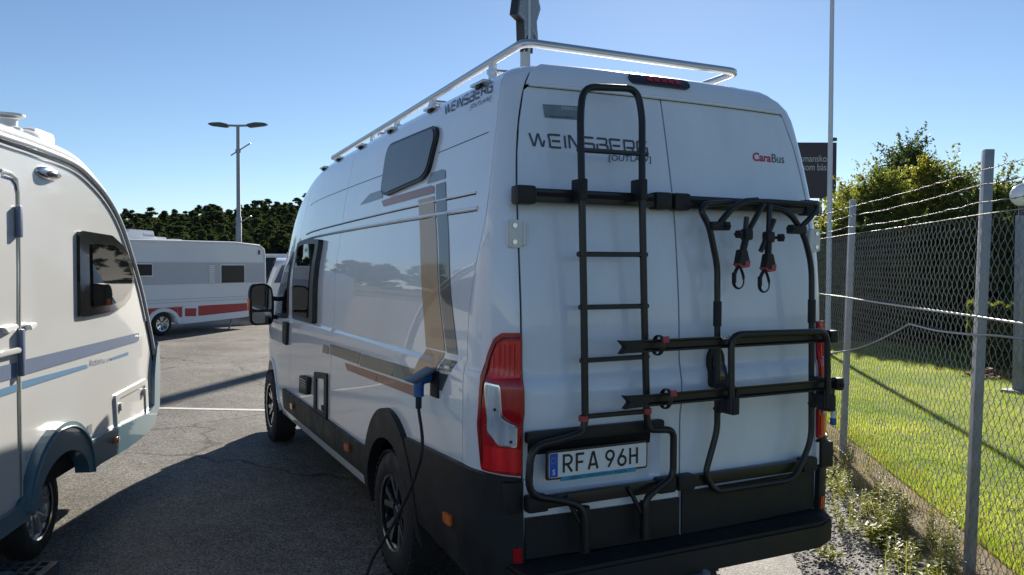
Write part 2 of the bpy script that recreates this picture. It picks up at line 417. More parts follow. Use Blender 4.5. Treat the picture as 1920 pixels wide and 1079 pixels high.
def arc(cx, cy, r, a0, a1, n=14, ry=None):
    ry = ry or r
    return [(cx + r * cos(radians(a0 + (a1 - a0) * i / n)), cy + ry * sin(radians(a0 + (a1 - a0) * i / n))) for i in range(n + 1)]
TECH = {'W': (1.45, [[(0, 1.0), (.3, .06), (.4, .06), (.72, .94), (.8, .94), (1.05, .06), (1.15, .06), (1.3, .5)]]),
        'E': (1.05, [[(1, 1), (.0, 1), (-.08, .92), (-.0, .5), (0, .06), (.1, 0), (1, 0)], [(.2, .5), (.95, .5)]]),
        'I': (.12, [[(.05, 1), (.05, 0)]]), 'N': (1.0, [[(0, 0), (0, 1), (.12, 1), (.8, 0), (.92, 0), (.92, 1)]]),
        'S': (1.0, [[(1, 1), (.1, 1), (0, .92), (0, .56), (.08, .5), (.92, .5), (1, .44), (1, .08), (.92, 0), (0, 0)]]),
        'B': (1.0, [[(0, 1), (.88, 1), (.95, .92), (.9, .56), (.8, .5), (.2, .5)], [(.84, .47), (1, .38), (1, .08), (.92, 0), (0, 0), (0, .55)]]),
        'R': (1.0, [[(0, 0), (0, 1), (.9, 1), (.98, .92), (.98, .5), (.9, .42), (.2, .42)], [(.7, .4), (1, 0)]]),
        'G': (1.0, [[(1, 1), (.1, 1), (0, .92), (0, .08), (.1, 0), (.92, 0), (1, .08), (1, .5), (.4, .5)]])}
def tech_text(name, s, corners, sw, m, parent, f3, gap=.32, **k):
    bl, br, tl = [Vector(c) for c in corners]; W = sum(TECH[c][0] + gap for c in s) - gap; bm = bmesh.new(); x = 0; li = 0
    def g(a, b, lift):
        q = bl + (br - bl) * (a / W) + (tl - bl) * b; return f3(q.x, q.y, lift)
    for ch in s:
        for st in TECH[ch][1]:
            ribbon(bm, [(x + a, b) for a, b in st], sw, g, lift=li * .0003); li = (li + 1) % 3
        x += TECH[ch][0] + gap
    return bm_obj(name, bm, m, parent, **k)

# ------------------------------------------------------------ the camper van
van = empty('camper_van', (CX, 3.2, 0), label='white high-roof camper van seen from behind, with roof rack, black ladder and bike carrier', cat='camper van'); WORLD.add('camper_van')
def sarc(cx, cz, rx, rz, a0, a1, n=18): return [(cx + rx * cos(radians(a0 + (a1 - a0) * i / n)), cz + rz * sin(radians(a0 + (a1 - a0) * i / n))) for i in range(n + 1)]
A1 = (1.435, .37); A2 = (5.47, .37)
seam = [(2.808,2.647), (2.861,2.241), (2.866,1.797), (2.83,1.202), (2.926,0.599)]
seam = [(seam[0][0] - .25, 3.1), (seam[0][0] - .06, 2.72)] + seam + [(seam[-1][0], .46)]
dseam = [(4.241,2.427), (4.344,2.213), (4.367,2.03), (4.376,1.523), (4.353,1.113), (4.433,0.67)]
dseam = [(dseam[0][0] - .25, 3.1), (dseam[0][0] - .08, 2.72)] + dseam + [(dseam[-1][0], .46)]
VS = [3.1, 3.0, 2.9, 2.8, 2.7, 2.6, 2.45, 2.3, 2.15, 2.0, 1.85, 1.7, 1.55, 1.45, 1.36, 1.30, 1.2, 1.05, .9, .75, .6, .46]
gv = np.array(sorted(set([round(v, 3) for v in list(np.arange(.5, 3.1, .06)) + [1.305, 1.32, 1.335, 1.29, 1.35, 2.65, 2.75, 2.85]])))
G = .003
for side, F, sg in (('L', PSL, -1), ('R', PSR, 1)):
    s = 1 if side == 'L' else -1
    nsg = 1 if side == 'L' else -1
    # rear quarter panel
    rear_edge = [(ys_of(v) + G, v) for v in VS]
    bot = [(ys_of(.46), .46), (A1[0] - .43, .46)] + [(A1[0] - a, b) for a, b in [(q[0] - A1[0], q[1]) for q in sarc(*A1, .44, .50, 10.4, 169.6)]] + [(A1[0] + .43, .46)]
    bot = [(ys_of(.46) + G, .46)] + sarc(*A1, .44, .50, 169.6, 10.4) + [(seam[-1][0] - G, .46)]
    out = rear_edge[:-1] + bot + [(a - G, b) for a, b in seam[::-1][1:]]
    panel('rear_side_panel', out, F, 1, M['paint'], van, gv=gv, du=.16)
    out = [(a + G, b) for a, b in seam] + [(dseam[-1][0] - G, .46)] + [(a - G, b) for a, b in dseam[::-1][1:]]
    panel('middle_side_panel', out, F, 1 if side == 'L' else -1, M['paint'], van, gv=gv, du=.16)
    out = [(a + G, b) for a, b in dseam] + sarc(*A2, .44, .47, 169, 11) + [(6.3, .46), (6.4, .7), (6.4, 1.0), (6.4, 1.25), (6.25, 2.0), (5.9, 2.3), (5.5, 2.7), (5.2, 2.9), (4.9, 3.1)]
    panel('front_door_panel', out, F, 1 if side == 'L' else -1, M['paint'], van, gv=gv, du=.12)
    panel('sill', [(A1[0] + .44, .36), (A2[0] - .5, .36), (A2[0] - .5, .455), (A1[0] + .44, .455)], F, 1 if side == 'L' else -1, M['paint'], van, du=.4, off=-.004)
    # windscreen side part
    panel('windscreen_side', [(4.95, 3.09), (5.3, 2.9), (5.6, 2.6), (5.82, 2.2), (5.95, 2.5), (5.82, 3.09)], F, 1 if side == 'L' else -1, M['glass'], van, du=.1, off=.003, thick=0)
for side, F, sg in (('L', PCL, -1), ('R', PCR, 1)):
    out = [(G * 2, v) for v in VS] + [(1 - .012, v) for v in VS[::-1]]
    panel('corner_pillar', out, F, 1 if side == 'R' else -1, M['paint'], van, gv=gv, du=.1)
# core behind the gaps
def wrap_pt(u, v, off):
    """u 0..1 from the front left round the back to the front right"""
    if u < .3: y = 6.3 + (ys_of(v) - 6.3) * (u / .3); P, N = PSL(y, v), Vector((-1, 0, 0))
    elif u < .42: t = (u - .3) / .12; P = PCL(t, v); N = Vector((-cos(t * pi / 2), -sin(t * pi / 2), 0))
    elif u < .58: t = (u - .42) / .16; P = PRE(CX - xe_of(v) + 2 * xe_of(v) * t, v); N = Vector((0, -1, 0))
    elif u < .7: t = (.7 - u) / .12; P = PCR(t, v); N = Vector((cos(t * pi / 2), -sin(t * pi / 2), 0))
    else: y = ys_of(v) + (6.3 - ys_of(v)) * ((u - .7) / .3); P, N = PSR(y, v), Vector((1, 0, 0))
    return Vector(P) + N * off - Vector((0, 0, .02 if v > 2.6 else 0))
us = sorted(set([round(.3 * i / 40, 4) for i in range(41)] + [.3 + .12 * i / 8 for i in range(9)] + [.42 + .16 * i / 8 for i in range(9)] + [.58 + .12 * i / 8 for i in range(9)] + [.7 + .3 * i / 40 for i in range(41)]))
cv = [.95, 1.2, 1.28, 1.34, 1.4, 1.6, 1.85, 2.1, 2.3, 2.5, 2.6, 2.7, 2.8, 2.95, 3.1]
V = [wrap_pt(u, v, -.035) for v in cv for u in us]; n = len(us)
mesh_obj('inner_shell', V, [(i * n + j, i * n + j + 1, (i + 1) * n + j + 1, (i + 1) * n + j) for i in range(len(cv) - 1) for j in range(n - 1)], M['core'], van)
box('underbody', (CX, 3.0, .47), (1.5, 5.4, .26), M['core'], van)
box('underbody', (CX, .45, .72), (1.9, .55, .5), M['core'], van)
box('underbody', (CX, 3.45, .70), (1.94, 3.0, .5), M['core'], van)
# roof skin
ys = [.62, .8, 1.2, 1.8, 2.4, 3.0, 3.5, 3.9, 4.2, 4.5, 4.8, 5.0, 5.2, 5.45]
V = []; F = []; nx = 9
for y in ys:
    a = PSL(y, 3.1); b = PSR(y, 3.1)
    for i in range(nx):
        t = i / (nx - 1); V.append((a[0] + (b[0] - a[0]) * t, y, a[2] + .018 * (1 - (2 * t - 1) ** 2)))
for i in range(len(ys) - 1):
    for j in range(nx - 1): F.append((i * nx + j, i * nx + j + 1, (i + 1) * nx + j + 1, (i + 1) * nx + j))
k0 = len(V); ring = [PCL(t / 6, 3.1) for t in range(1, 7)] + [PRE(CX - .36 + .72 * t / 8, 3.1) for t in range(1, 8)] + [PCR(1 - t / 6, 3.1) for t in range(0, 6)]
V += ring; F.append(tuple(range(k0, k0 + len(ring))) + tuple(range(nx - 1, -1, -1)))
mesh_obj('roof', V, F, M['paint'], van, smooth=True)
ys2 = [5.45, 5.6, 5.8, 5.85]; V = []; F = []
for y in [4.95, 5.1, 5.25, 5.45, 5.6, 5.82]:
    a = PSL(y, 3.1); b = PSR(y, 3.1)
    for i in range(nx): t = i / (nx - 1); V.append((a[0] + (b[0] - a[0]) * t, y + .004, a[2] + .004 + .018 * (1 - (2 * t - 1) ** 2)))
for i in range(5):
    for j in range(nx - 1): F.append((i * nx + j, i * nx + j + 1, (i + 1) * nx + j + 1, (i + 1) * nx + j))
mesh_obj('windscreen', V, F, M['glass'], van, smooth=True)
V = []; F = []
for y in [5.82, 5.95, 6.1, 6.25, 6.4]:
    a = PSL(y, 3.1); b = PSR(y, 3.1)
    for i in range(nx): t = i / (nx - 1); V.append((a[0] + (b[0] - a[0]) * t, y, a[2] + .012 * (1 - (2 * t - 1) ** 2)))
for i in range(4):
    for j in range(nx - 1): F.append((i * nx + j, i * nx + j + 1, (i + 1) * nx + j + 1, (i + 1) * nx + j))
mesh_obj('bonnet', V, F, M['paint'], van, smooth=True)
bm = bmesh.new(); nf = []
for v in [.46, .7, 1.0, 1.25, 1.8, 2.5, 3.1]:
    a = PSL(6.4, v); b = PSR(6.4, v); nf.append([bm.verts.new((a[0] + (b[0] - a[0]) * t / 8, 6.4 + .07 * sin(pi * t / 8), a[2])) for t in range(9)])
for i in range(6):
    for j in range(8): bm.faces.new((nf[i][j], nf[i][j + 1], nf[i + 1][j + 1], nf[i + 1][j]))
bm_obj('nose_panel', bm, M['paint'], van, 1)
box('front_bumper', (CX, 6.33, .42), (1.5, .24, .3), M['plastic'], van, bev=.06)
box('grille', (CX, 6.475, .72), (1.0, .03, .2), M['plastic'], van, bev=.01)
for s in (-1, 1):
    box('headlight', (CX + s * .62, 6.42, .88), (.26, .08, .26), M['clearlens'], van, bev=.03)
# rear doors
SX = .0
dl = lambda v: CX - xe_of(v) + .008
dr = lambda v: CX + xe_of(v) - .008
dv = [v for v in VS if .6 < v <= 2.6]
recess = [(a, b) for a, b in rrect(-.83, .775, -.115, 1.035, .035)]
outl = [(dl(2.625) + .012, 2.625), (dl(2.6), 2.608)] + [(dl(v), v) for v in dv[1:]] + [(dl(.5), .5), (SX - .006, .5), (SX - .006, 2.625)]
gvr = np.array([v for v in gv if .5 < v < 2.62])
rd = panel('rear_door', outl, PRE, 1, M['rearpaint'], van, holes=[recess], gv=gvr, du=.09, label='left rear door with ladder and number plate')
outr = [(dr(2.625) - .012, 2.625), (dr(2.6), 2.608)] + [(dr(v), v) for v in dv[1:]] + [(dr(.5), .5), (SX + .003, .5), (SX + .003, 2.625)]
rdr = panel('rear_door', outr, PRE, 1, M['rearpaint'], van, gv=gvr, du=.09, label='right rear door with bike carrier')
# header above the doors
out = [(CX - xe_of(v) + .003, v) for v in [3.1, 3.0, 2.9, 2.8, 2.7, 2.635]] + [(CX + xe_of(v) - .003, v) for v in [2.635, 2.7, 2.8, 2.9, 3.0, 3.1]]
panel('rear_header', out, PRE, 1, M['paint'], van, gv=np.arange(2.66, 3.1, .04), du=.1, off=.012)
tube('header_lip', [Vector(PRE(x, 2.635)) + Vector((0, -.014, 0)) for x in np.linspace(CX - .77, CX + .77, 24)], .009, M['paint'], van, seg=6)
# recess tray for the plate
o = .02; bm = bmesh.new(); R1 = [bm.verts.new(Vector(PRE(a, b)) + Vector((0, 0, 0))) for a, b in recess]
ctr = Vector((-.4725, .905)); R2 = []
for a, b in recess:
    q = ctr + (Vector((a, b)) - ctr) * .9; R2.append(bm.verts.new((q.x, PRE(q.x, q.y)[1] + .035, q.y)))
for i in range(len(R1)): j = (i + 1) % len(R1); f = bm.faces.new((R1[i], R1[j], R2[j], R2[i])); f.smooth = True
bm.faces.new(R2)
bm_obj('plate_recess', bm, M['rearpaint'], rd)
# number plate
py0 = .06
pc = [(-0.742,0.055,0.982), (-0.226,0.055,0.983), (-0.204,0.055,0.859), (-0.723,0.055,0.849)]
pcx = sum(q[0] for q in pc) / 4; pcz = sum(q[2] for q in pc) / 4
def pf(x, z, d=0): return (pcx + x, .055 - d, pcz + z)
prism('plate_holder', rrect(-.272, -.066, .272, .064, .012), 0, .012, ((pcx, .060, pcz), (1, 0, 0), (0, 0, 1), (0, -1, 0)), M['gloss'], rd, bev=.003)
npl = prism('number_plate', rrect(-.26, -.055, .26, .055, .008), 0, .004, ((pcx, .047, pcz), (1, 0, 0), (0, 0, 1), (0, -1, 0)), M['platewhite'], rd)
def pf2(x, z, l=0): return (pcx + x, .0425 - l, pcz + z)
mesh_obj('blue_band', [pf2(-.258, -.053), pf2(-.216, -.053), pf2(-.216, .053), pf2(-.258, .053)], [(0, 1, 2, 3)], M['plateblue'], rd)
text_on('country_letter', 'S', ((-.243, -.042), (-.230, -.042), (-.243, -.018)), M['platewhite'], rd, lambda a, b: pf2(a, b, .0005), bold=.02)
star = []
for k in range(12): a = k * pi / 6; star.append((-.237 + .013 * cos(a), .022 + .013 * sin(a)))
bm = bmesh.new()
for a, b in star: add_box(bm, pf2(a, b, .0006), (.0028, .0006, .0028))
bm_obj('star_ring', bm, mat('pale_yellow', (.5, .45, .1), .4), rd)
PL = {'R': [[(0, 0), (0, 1), (.30, 1)] + arc(.28, .74, .26, 80, -90, 8) + [(.05, .48)], [(.24, .46), (.56, 0)]],
      'F': [[(0, 0), (0, 1), (.5, 1)], [(.05, .52), (.44, .52)]], 'A': [[(0, 0), (.27, 1), (.35, 1), (.62, 0)], [(.12, .28), (.5, .28)]],
      '9': [arc(.27, .70, .27, 0, 360, 22), [(.50, .56), (.15, 0)]], '6': [arc(.27, .29, .27, 0, 360, 22), [(.04, .43), (.38, 1)]],
      'H': [[(0, 0), (0, 1)], [(.5, 0), (.5, 1)], [(.05, .5), (.45, .5)]]}
x = -.186; bm = bmesh.new(); li = 0
for ch in 'RFA 96H':
    if ch == ' ': x += .022; continue
    wd = max(a for st in PL[ch] for a, b in st)
    for st in PL[ch]:
        st2 = [(x + a * .076, -.037 + b * .076) for a, b in st]; cl = len(st) > 20
        ribbon(bm, st2[:-1] if cl else st2, .0112, lambda a, b, l: pf2(a, b, .0006 + l), closed=cl, lift=li * .0003); li = (li + 1) % 3
    x += wd * .076 + .0245
bm_obj('registration_letters', bm, M['platebk'], rd)
prism('dealer_strip', [(-.20, -.074), (.20, -.074), (.20, -.054), (-.20, -.054)], 0, .005, ((pcx, .047, pcz), (1, 0, 0), (0, 0, 1), (0, -1, 0)), M['teal'], rd)
mesh_obj('dealer_strip_middle', [pf2(-.075, -.0735), pf2(.075, -.0735), pf2(.075, -.0545), pf2(-.075, -.0545)], [(0, 1, 2, 3)], M['tealpale'], rd)
text_on('dealer_lettering', 'lidkopingshusbilar.se', ((-.068, -.072), (.068, -.072), (-.068, -.057)), M['platebk'], rd, lambda a, b: pf2(a, b, .0005))
text_on('dealer_lettering', 'Husbilar', ((-.155, -.071), (-.085, -.071), (-.155, -.057)), M['platebk'], rd, lambda a, b: pf2(a, b, .0005))
text_on('dealer_lettering', 'Husbilar', ((.085, -.071), (.155, -.071), (.085, -.057)), M['platebk'], rd, lambda a, b: pf2(a, b, .0005))
# black strip above the plate, door cladding
box('handle_strip', (-.475, .06, 1.048), (.725, .05, .052), M['plastic'], rd, bev=.012)
panel('door_cladding', [(dl(.6) + .001, .503), (SX - .010, .503), (SX - .010, .685), (dl(.6) + .001, .685)], PRE, 1, M['plastic'], rd, du=.15, off=.012)
panel('door_cladding', [(SX + .006, .503), (dr(.6) - .001, .503), (dr(.6) - .001, .71), (SX + .006, .71)], PRE, 1, M['plastic'], rdr, du=.15, off=.012)
panel('door_handle', round_poly([(.155, 1.20), (.27, 1.20), (.262, 1.36), (.235, 1.40), (.19, 1.40), (.163, 1.36)], .03), PRE, 1, M['plastic'], rdr, du=.03, dv=.03, off=.02, thick=.02)
panel('handle_pad', round_poly([(.18, 1.23), (.245, 1.23), (.24, 1.36), (.19, 1.36)], .02), PRE, 1, M['gloss'], rdr, du=.03, dv=.03, off=.026, thick=.008)
# hinges
for (px, s) in ((-1, -1), (1, 1)):
    for z in (1.94, .80):
        if z < 1 and s < 0: zz = .82
        e = xe_of(z); cx = CX + s * (e + .005); yy = YR[0][1]
        yy = _interp(YR, z)
        if z > 1:
            h = prism('hinge', rrect(-.038, -.062, .038, .062, .02), 0, .022, ((cx + s * .012, yy + .004, z), (1, 0, 0), (0, 0, 1), (0, -1, 0)), M['white'], van, bev=.004)
            bm = bmesh.new()
            for dz in (-.036, .036): add_cyl(bm, (cx + s * .018, yy - .017, z + dz), (cx + s * .018, yy - .024, z + dz), .011, 12)
            bm_obj('hinge_bolts', bm, M['chrome'], h)
            add = tube('hinge_pin', [(cx - s * .03, yy - .02, z - .05), (cx - s * .03, yy - .02, z + .05)], .009, M['white'], h, seg=8)
        else:
            box('hinge', (cx - s * .012, yy - .015, z), (.024, .03, .12), M['white'], van, bev=.005)
            box('hinge_cover', (cx + s * .05, yy - .02, z - .01), (.09, .04, .14), M['plastic'], van, bev=.012)
# high brake light
bl = [(-0.179,2.726), (0.186,2.731)]
bx0, bx1 = bl[0][0], bl[1][0]
hb = panel('high_brake_light', rrect(bx0, bl[0][1] - .035, bx1, bl[0][1] + .045, .038, 6), lambda a, b: (a, PRE(a, b)[1], _interp(ZV, b)), 1, M['gloss'], van, du=.04, dv=.02, off=.024, thick=.02)
for i in range(5):
    xx = bx0 + .10 + i * .043
    panel('led_window', rrect(xx, bl[0][1] - .012, xx + .034, bl[0][1] + .022, .006), PRE, 1, M['redlens'], hb, du=.03, dv=.02, off=.028, thick=.004)
# lettering on the rear
f3r = lambda a, b, l=0: Vector(PRE(a, b)) + nrm_of(PRE, a, b, 1) * (.0025 + l)
tech_text('maker_lettering', 'WEINSBERG', ((-0.747,2.339), (-0.122,2.336), (-0.746,2.399)), .17, M['letter'], rd, f3r)
text_on('model_lettering', '[OUTLAW]', ((-0.348,2.283), (-0.109,2.289), (-0.343,2.32)), M['letter'], rd, f3r)
text_on('series_lettering', 'Cara', ((0.556,2.347), (0.689,2.348), (0.565,2.394)), M['redtxt'], rdr, f3r, bold=.025)
text_on('series_lettering', 'Bus', ((0.695,2.348), (0.79,2.349), (0.704,2.396)), M['letter'], rdr, f3r)
sk = [(-0.663,2.544), (-0.475,2.549), (-0.484,2.48), (-0.66,2.479)]
mesh_obj('window_sticker', [f3r(*q) for q in sk], [(0, 1, 2, 3)], mat('sticker_grey_blue', (.20, .25, .29), .4, noise=.2, nscale=25), rd)
for i, (a, b, c) in enumerate((((1050, 207), (1083, 209), (1050, 199)), ((1024, 213), (1078, 216), (1024, 208)), ((1030, 220), (1076, 223), (1030, 216)))): pass
text_on('sticker_lettering', 'LEVERERAD AV', ((-0.57,2.525), (-0.484,2.526), (-0.568,2.54)), M['white'], rd, lambda a, b: f3r(a, b, .001))
text_on('sticker_lettering', 'lidkopingshusbilar.se', ((-0.636,2.48), (-0.509,2.483), (-0.634,2.492)), M['letter'], rd, lambda a, b: f3r(a, b, .001))

# tail lights
for s, F in ((-1, PCL), (1, PCR)):
    T = [(.36, .895), (.97, .875), (.97, 1.50), (.62, 1.50), (.50, 1.475), (.40, 1.40), (.33, 1.28), (.30, 1.1)]
    sg = 1 if s > 0 else -1
    tl_ = panel('tail_light', round_poly(T, .03), F, sg, M['redlens'], van, du=.05, dv=.04, off=.022, thick=.03)
    up = [(.46, 1.29), (.93, 1.29), (.93, 1.465), (.64, 1.465), (.55, 1.44), (.48, 1.38)]
    panel('upper_red_lens', round_poly(up, .02), F, sg, M['redlens2'], tl_, du=.05, dv=.04, off=.027, thick=.005)
    lo = [(.40, .905), (.93, .893), (.93, .995), (.40, 1.005)]
    panel('lower_red_lens', round_poly(lo, .01), F, sg, M['redlens2'], tl_, du=.05, dv=.04, off=.027, thick=.005)
    cl = [(0.401,1.281), (0.616,1.271), (0.638,1.144), (0.878,1.103), (0.876,1.002), (0.61,1.011), (0.448,1.068)]
    panel('chrome_surround', round_poly(cl, .025), F, sg, M['chrome'], tl_, du=.04, dv=.03, off=.028, thick=.006)
    c2 = [(0.424,1.273), (0.599,1.265), (0.624,1.137), (0.853,1.098), (0.855,1.009), (0.61,1.018), (0.463,1.073)]
    panel('reversing_lens', round_poly(c2, .02), F, sg, M['clearlens'], tl_, du=.04, dv=.03, off=.033, thick=.005)
    for a in (.52, .60, .68, .76, .84): tube('lens_rib', [Vector(F(a, v)) + nrm_of(F, a, v, sg) * .028 for v in np.linspace(1.31, 1.45 if a > .56 else 1.41, 6)], .0035, M['redlens'], tl_, seg=5)
    tube('lens_step', [Vector(F(t, v)) + nrm_of(F, t, v, sg) * .024 for t, v in ((.37, .93), (.345, 1.1), (.375, 1.27), (.44, 1.38), (.53, 1.455), (.64, 1.478), (.95, 1.48))], .005, M['tailframe'], tl_, seg=6)
    bm = bmesh.new()
    for (a, b) in ((.55, 1.17), (.78, 1.03)):
        P = Vector(F(a, b)); n = nrm_of(F, a, b, sg); add_cyl(bm, P + n * .03, P + n * .036, .007, 10)
    bm_obj('bulb', bm, M['tailframe'], tl_)
# black rear corner, bumper step
for s, F, SF in ((-1, PCL, PSL), (1, PCR, PSR)):
    sg = 1 if s > 0 else -1
    panel('bumper_corner', [(-.0, .40), (.5, .37), (.96, .37), (.96, .865), (.3, .885), (-.0, .89)], F, sg, M['plastic'], van, du=.06, dv=.06, off=.03, thick=.03)
    panel('corner_reflector', rrect(.79, .50, .92, .565, .008), F, sg, M['redlens'], van, du=.05, dv=.04, off=.036, thick=.006)
    sd = -sg
    out = [(ys_of(.5) + .006, .40), (.92, .46), (A1[0] - .40, .50), (A1[0] - .385, .62), (A1[0] - .36, .75), (A1[0] - .32, .865), (ys_of(.5) + .006, .89)]
    panel('side_cladding', out, SF, 1, M['plastic'], van, du=.12, dv=.06, off=.028, thick=.03)
    # crease on the cladding
    P = [Vector(SF(y, .70 - .06 * (y - .4))) for y in np.linspace(.4, 1.03, 10)]
    ring_o = sarc(*A1, .50, .60, -6, 186, 30); ring_i = sarc(*A1, .425, .43, 186, -6, 30)
    panel('wheel_arch_trim', [(a, b) for a, b in ring_o] + ring_i, SF, -sg, M['plastic'], van, du=.06, dv=.05, off=.034, thick=.07)
    panel('wheel_arch_trim', sarc(*A2, .47, .50, 2, 178, 26) + sarc(*A2, .435, .465, 178, 2, 26), SF, -sg, M['paint'], van, du=.06, dv=.05, off=.012, thick=.05)
    # lower black bars
    for (a, b) in ((A1[0] + .46, 2.66), (2.67, 4.31), (4.32, 4.67)):
        panel('side_bar', rrect(a, .462, b, .648, .02), SF, -sg, M['plastic'], van, du=.15, dv=.06, off=.024, thick=.03)
    for (y, z) in ((.47, .607), (2.30, .575), (4.17, .560)):
        panel('side_marker', rrect(y - .045, z - .024, y + .045, z + .024, .01), SF, -sg, M['orange'], van, du=.05, dv=.04, off=.044, thick=.014)
bm = bmesh.new(); st = [(-.92, .0), (-.90, -.06), (-.84, -.10), (.78, -.10), (.90, -.05), (.96, .03), (.97, .16), (-.92, .16)]
bs = prism('bumper_step', st, .365, .495, ((0, 0, 0), (1, 0, 0), (0, 1, 0), (0, 0, 1)), M['plastic'], van, bev=.015)
bm = bmesh.new()
for i in range(9): add_box(bm, (CX, -.085 + i * .017, .4965), (1.62, .006, .004))
bm_obj('step_tread', bm, M['plastic'], bs)
# tow bracket
bm = bmesh.new(); add_tube(bm, fillet([(-.02, .2, .33), (-.02, -.14, .33), (-.02, -.16, .40)], .04), .018, 10); add_box(bm, (-.02, .0, .335), (.10, .25, .06), bev=.01)
bm_obj('tow_hitch', bm, M['galv'], van, .7)
box('tow_bracket', (.0, .02, .29), (.13, .12, .16), M['blackmetal'], van, bev=.01)

# lettering and foils on the left side
fs = lambda a, b, l=0: Vector(PSL(a, b)) + nrm_of(PSL, a, b, 1) * (.003 + l)
def foil(name, pts, m, off=.003): return panel(name, pts, PSL, 1, m, van, du=.10, dv=.017, off=off, thick=0)
foil('grey_foil', [(2.434,2.226), (2.216,2.286), (1.937,2.287), (1.912,2.232)], M['greyfoil'])
foil('grey_foil', [(1.068,2.297), (0.898,2.3), (0.854,2.286), (0.84,2.246), (1.113,2.242)], M['greyfoil'])
foil('brown_foil', [(1.928,2.212), (1.67,2.22), (1.034,2.227), (0.994,2.218), (0.98,2.18), (1.863,2.171)], M['brownfoil'])
foil('gold_foil', [(1.218,2.162), (0.975,2.165), (0.925,2.056), (1.16,2.049)], M['gold'])
foil('gold_foil', [(1.158,2.043), (0.916,2.05), (0.792,1.817), (0.703,1.575), (0.632,1.375), (0.898,1.371), (0.948,1.563), (1.029,1.79)], M['gold'])
foil('gold_foil', [(0.897,1.364), (0.635,1.367), (0.727,1.256), (1.095,1.169)], M['gold'])
foil('graphite_foil', [(0.969,2.225), (0.833,2.228), (0.77,2.074), (0.906,2.066)], M['darkfoil'])
foil('graphite_foil', [(0.895,2.057), (0.752,2.062), (0.643,1.842), (0.547,1.583), (0.472,1.373), (0.608,1.372), (0.686,1.576), (0.78,1.844)], M['darkfoil'])
foil('graphite_foil', [(0.631,1.339), (0.473,1.345), (0.516,1.287), (0.678,1.282)], M['darkfoil'])
foil('graphite_foil', [(0.71,1.266), (0.54,1.273), (0.618,1.186), (0.765,1.179)], M['darkfoil'])
foil('graphite_foil', [(3.083,1.194), (2.906,1.197), (2.907,1.137), (3.121,1.13)], M['darkfoil'])
foil('graphite_foil', [(2.868,1.216), (2.051,1.229), (2.104,1.15), (2.869,1.141)], M['darkfoil'])
foil('graphite_foil', [(2.027,1.228), (1.024,1.245), (1.113,1.167), (2.082,1.145)], M['darkfoil'])
foil('brown_foil', [(2.452,1.124), (1.099,1.153), (0.914,1.161), (0.939,1.102), (2.389,1.08)], M['brownfoil'])
tech_text('maker_lettering', 'WEINSBERG', ((1.008,2.613), (0.412,2.623), (1.052,2.671)), .17, M['letter'], van, fs, label='maker lettering high on the left side')
text_on('model_lettering', '[OUTLAW]', ((0.644,2.567), (0.405,2.568), (0.639,2.597)), M['letter'], van, fs, label='model lettering high on the left side')
# trim lines and roof seam
def sline(a, b, n=24): return [(a[0] + (b[0] - a[0]) * i / n, a[1] + (b[1] - a[1]) * i / n) for i in range(n + 1)]
for (a, b, r, nm) in (((0.418,2.138), (4.083,2.117), .0055, 'trim_line'), ((0.377,2.062), (4.117,2.066), .009, 'drip_rail')):
    tube(nm, [fs(u, v, -.002) for u, v in sline(a, b)], r, M['paint'], van, seg=8)
    tube('trim_shadow_gap', [fs(u, v - r * 1.5, -.004) for u, v in sline(a, b)], .0035, M['core'], van, seg=6)
bm = bmesh.new()
for (a, b) in (((0.369,2.416), (1.005,2.401)), ((1.939,2.388), (4.107,2.39))): ribbon(bm, sline(a, b, 20), .004, lambda p, q, l: fs(p, q, -.002))
bm_obj('roof_seam', bm, M['core'], van)
# windows
WF = [(1.865,2.57), (1.069,2.558), (1.024,2.506), (1.079,2.305), (1.157,2.268), (1.812,2.231), (1.917,2.268), (1.924,2.516)]
tw = panel('roof_window', round_poly(WF, .05), PSL, 1, M['frame'], van, du=.08, dv=.04, off=.022, thick=.024, label='upper side window with its blind closed')
ctw = (sum(q[0] for q in WF) / 8, sum(q[1] for q in WF) / 8)
WI = [(ctw[0] + (a - ctw[0]) * .955, ctw[1] + (b - ctw[1]) * .90) for a, b in WF]
panel('pane', round_poly(WI, .04), PSL, 1, M['blind'], tw, du=.08, dv=.04, off=.027, thick=.004)
W2 = [(4.425,2.085), (3.395,2.024), (3.398,1.335), (4.318,1.328)]
def PWIN(y, v):
    a = PSL(y, v); return (a[0] - .02 - .028 * (4.1 - y) / .95, a[1], a[2])
SG['PWIN'] = -1
fw = panel('side_window', round_poly(W2, .03), PWIN, 1, M['frame'], van, du=.08, dv=.04, off=.0, thick=.045)
W3 = [(4.318,2.026), (3.543,1.991), (3.56,1.369), (4.244,1.368)]
panel('pane', round_poly(W3, .025), PWIN, 1, M['glass'], fw, du=.08, dv=.04, off=.006, thick=.004)
DW = [(4.565,2.039), (4.547,1.312), (5.10, 1.30), (5.32, 1.34), (5.10, 1.72), (4.92, 1.94)]
for F, sg in ((PSL, 1), (PSR, -1)):
    dw = panel('door_window', round_poly(DW, .03), F, sg, M['plastic'], van, du=.08, dv=.05, off=.004, thick=0)
    c0 = (sum(q[0] for q in DW) / 6, sum(q[1] for q in DW) / 6)
    panel('pane', round_poly([(c0[0] + (a - c0[0]) * .80, c0[1] + (b - c0[1]) * .8) for a, b in DW], .03), F, sg, M['glass'], dw, du=.08, dv=.05, off=.008, thick=0)
panel('door_handle', round_poly([(4.614,1.279), (4.411,1.276), (4.453,1.066), (4.631,1.075)], .03), PSL, 1, M['plastic'], van, du=.05, dv=.04, off=.025, thick=.03)
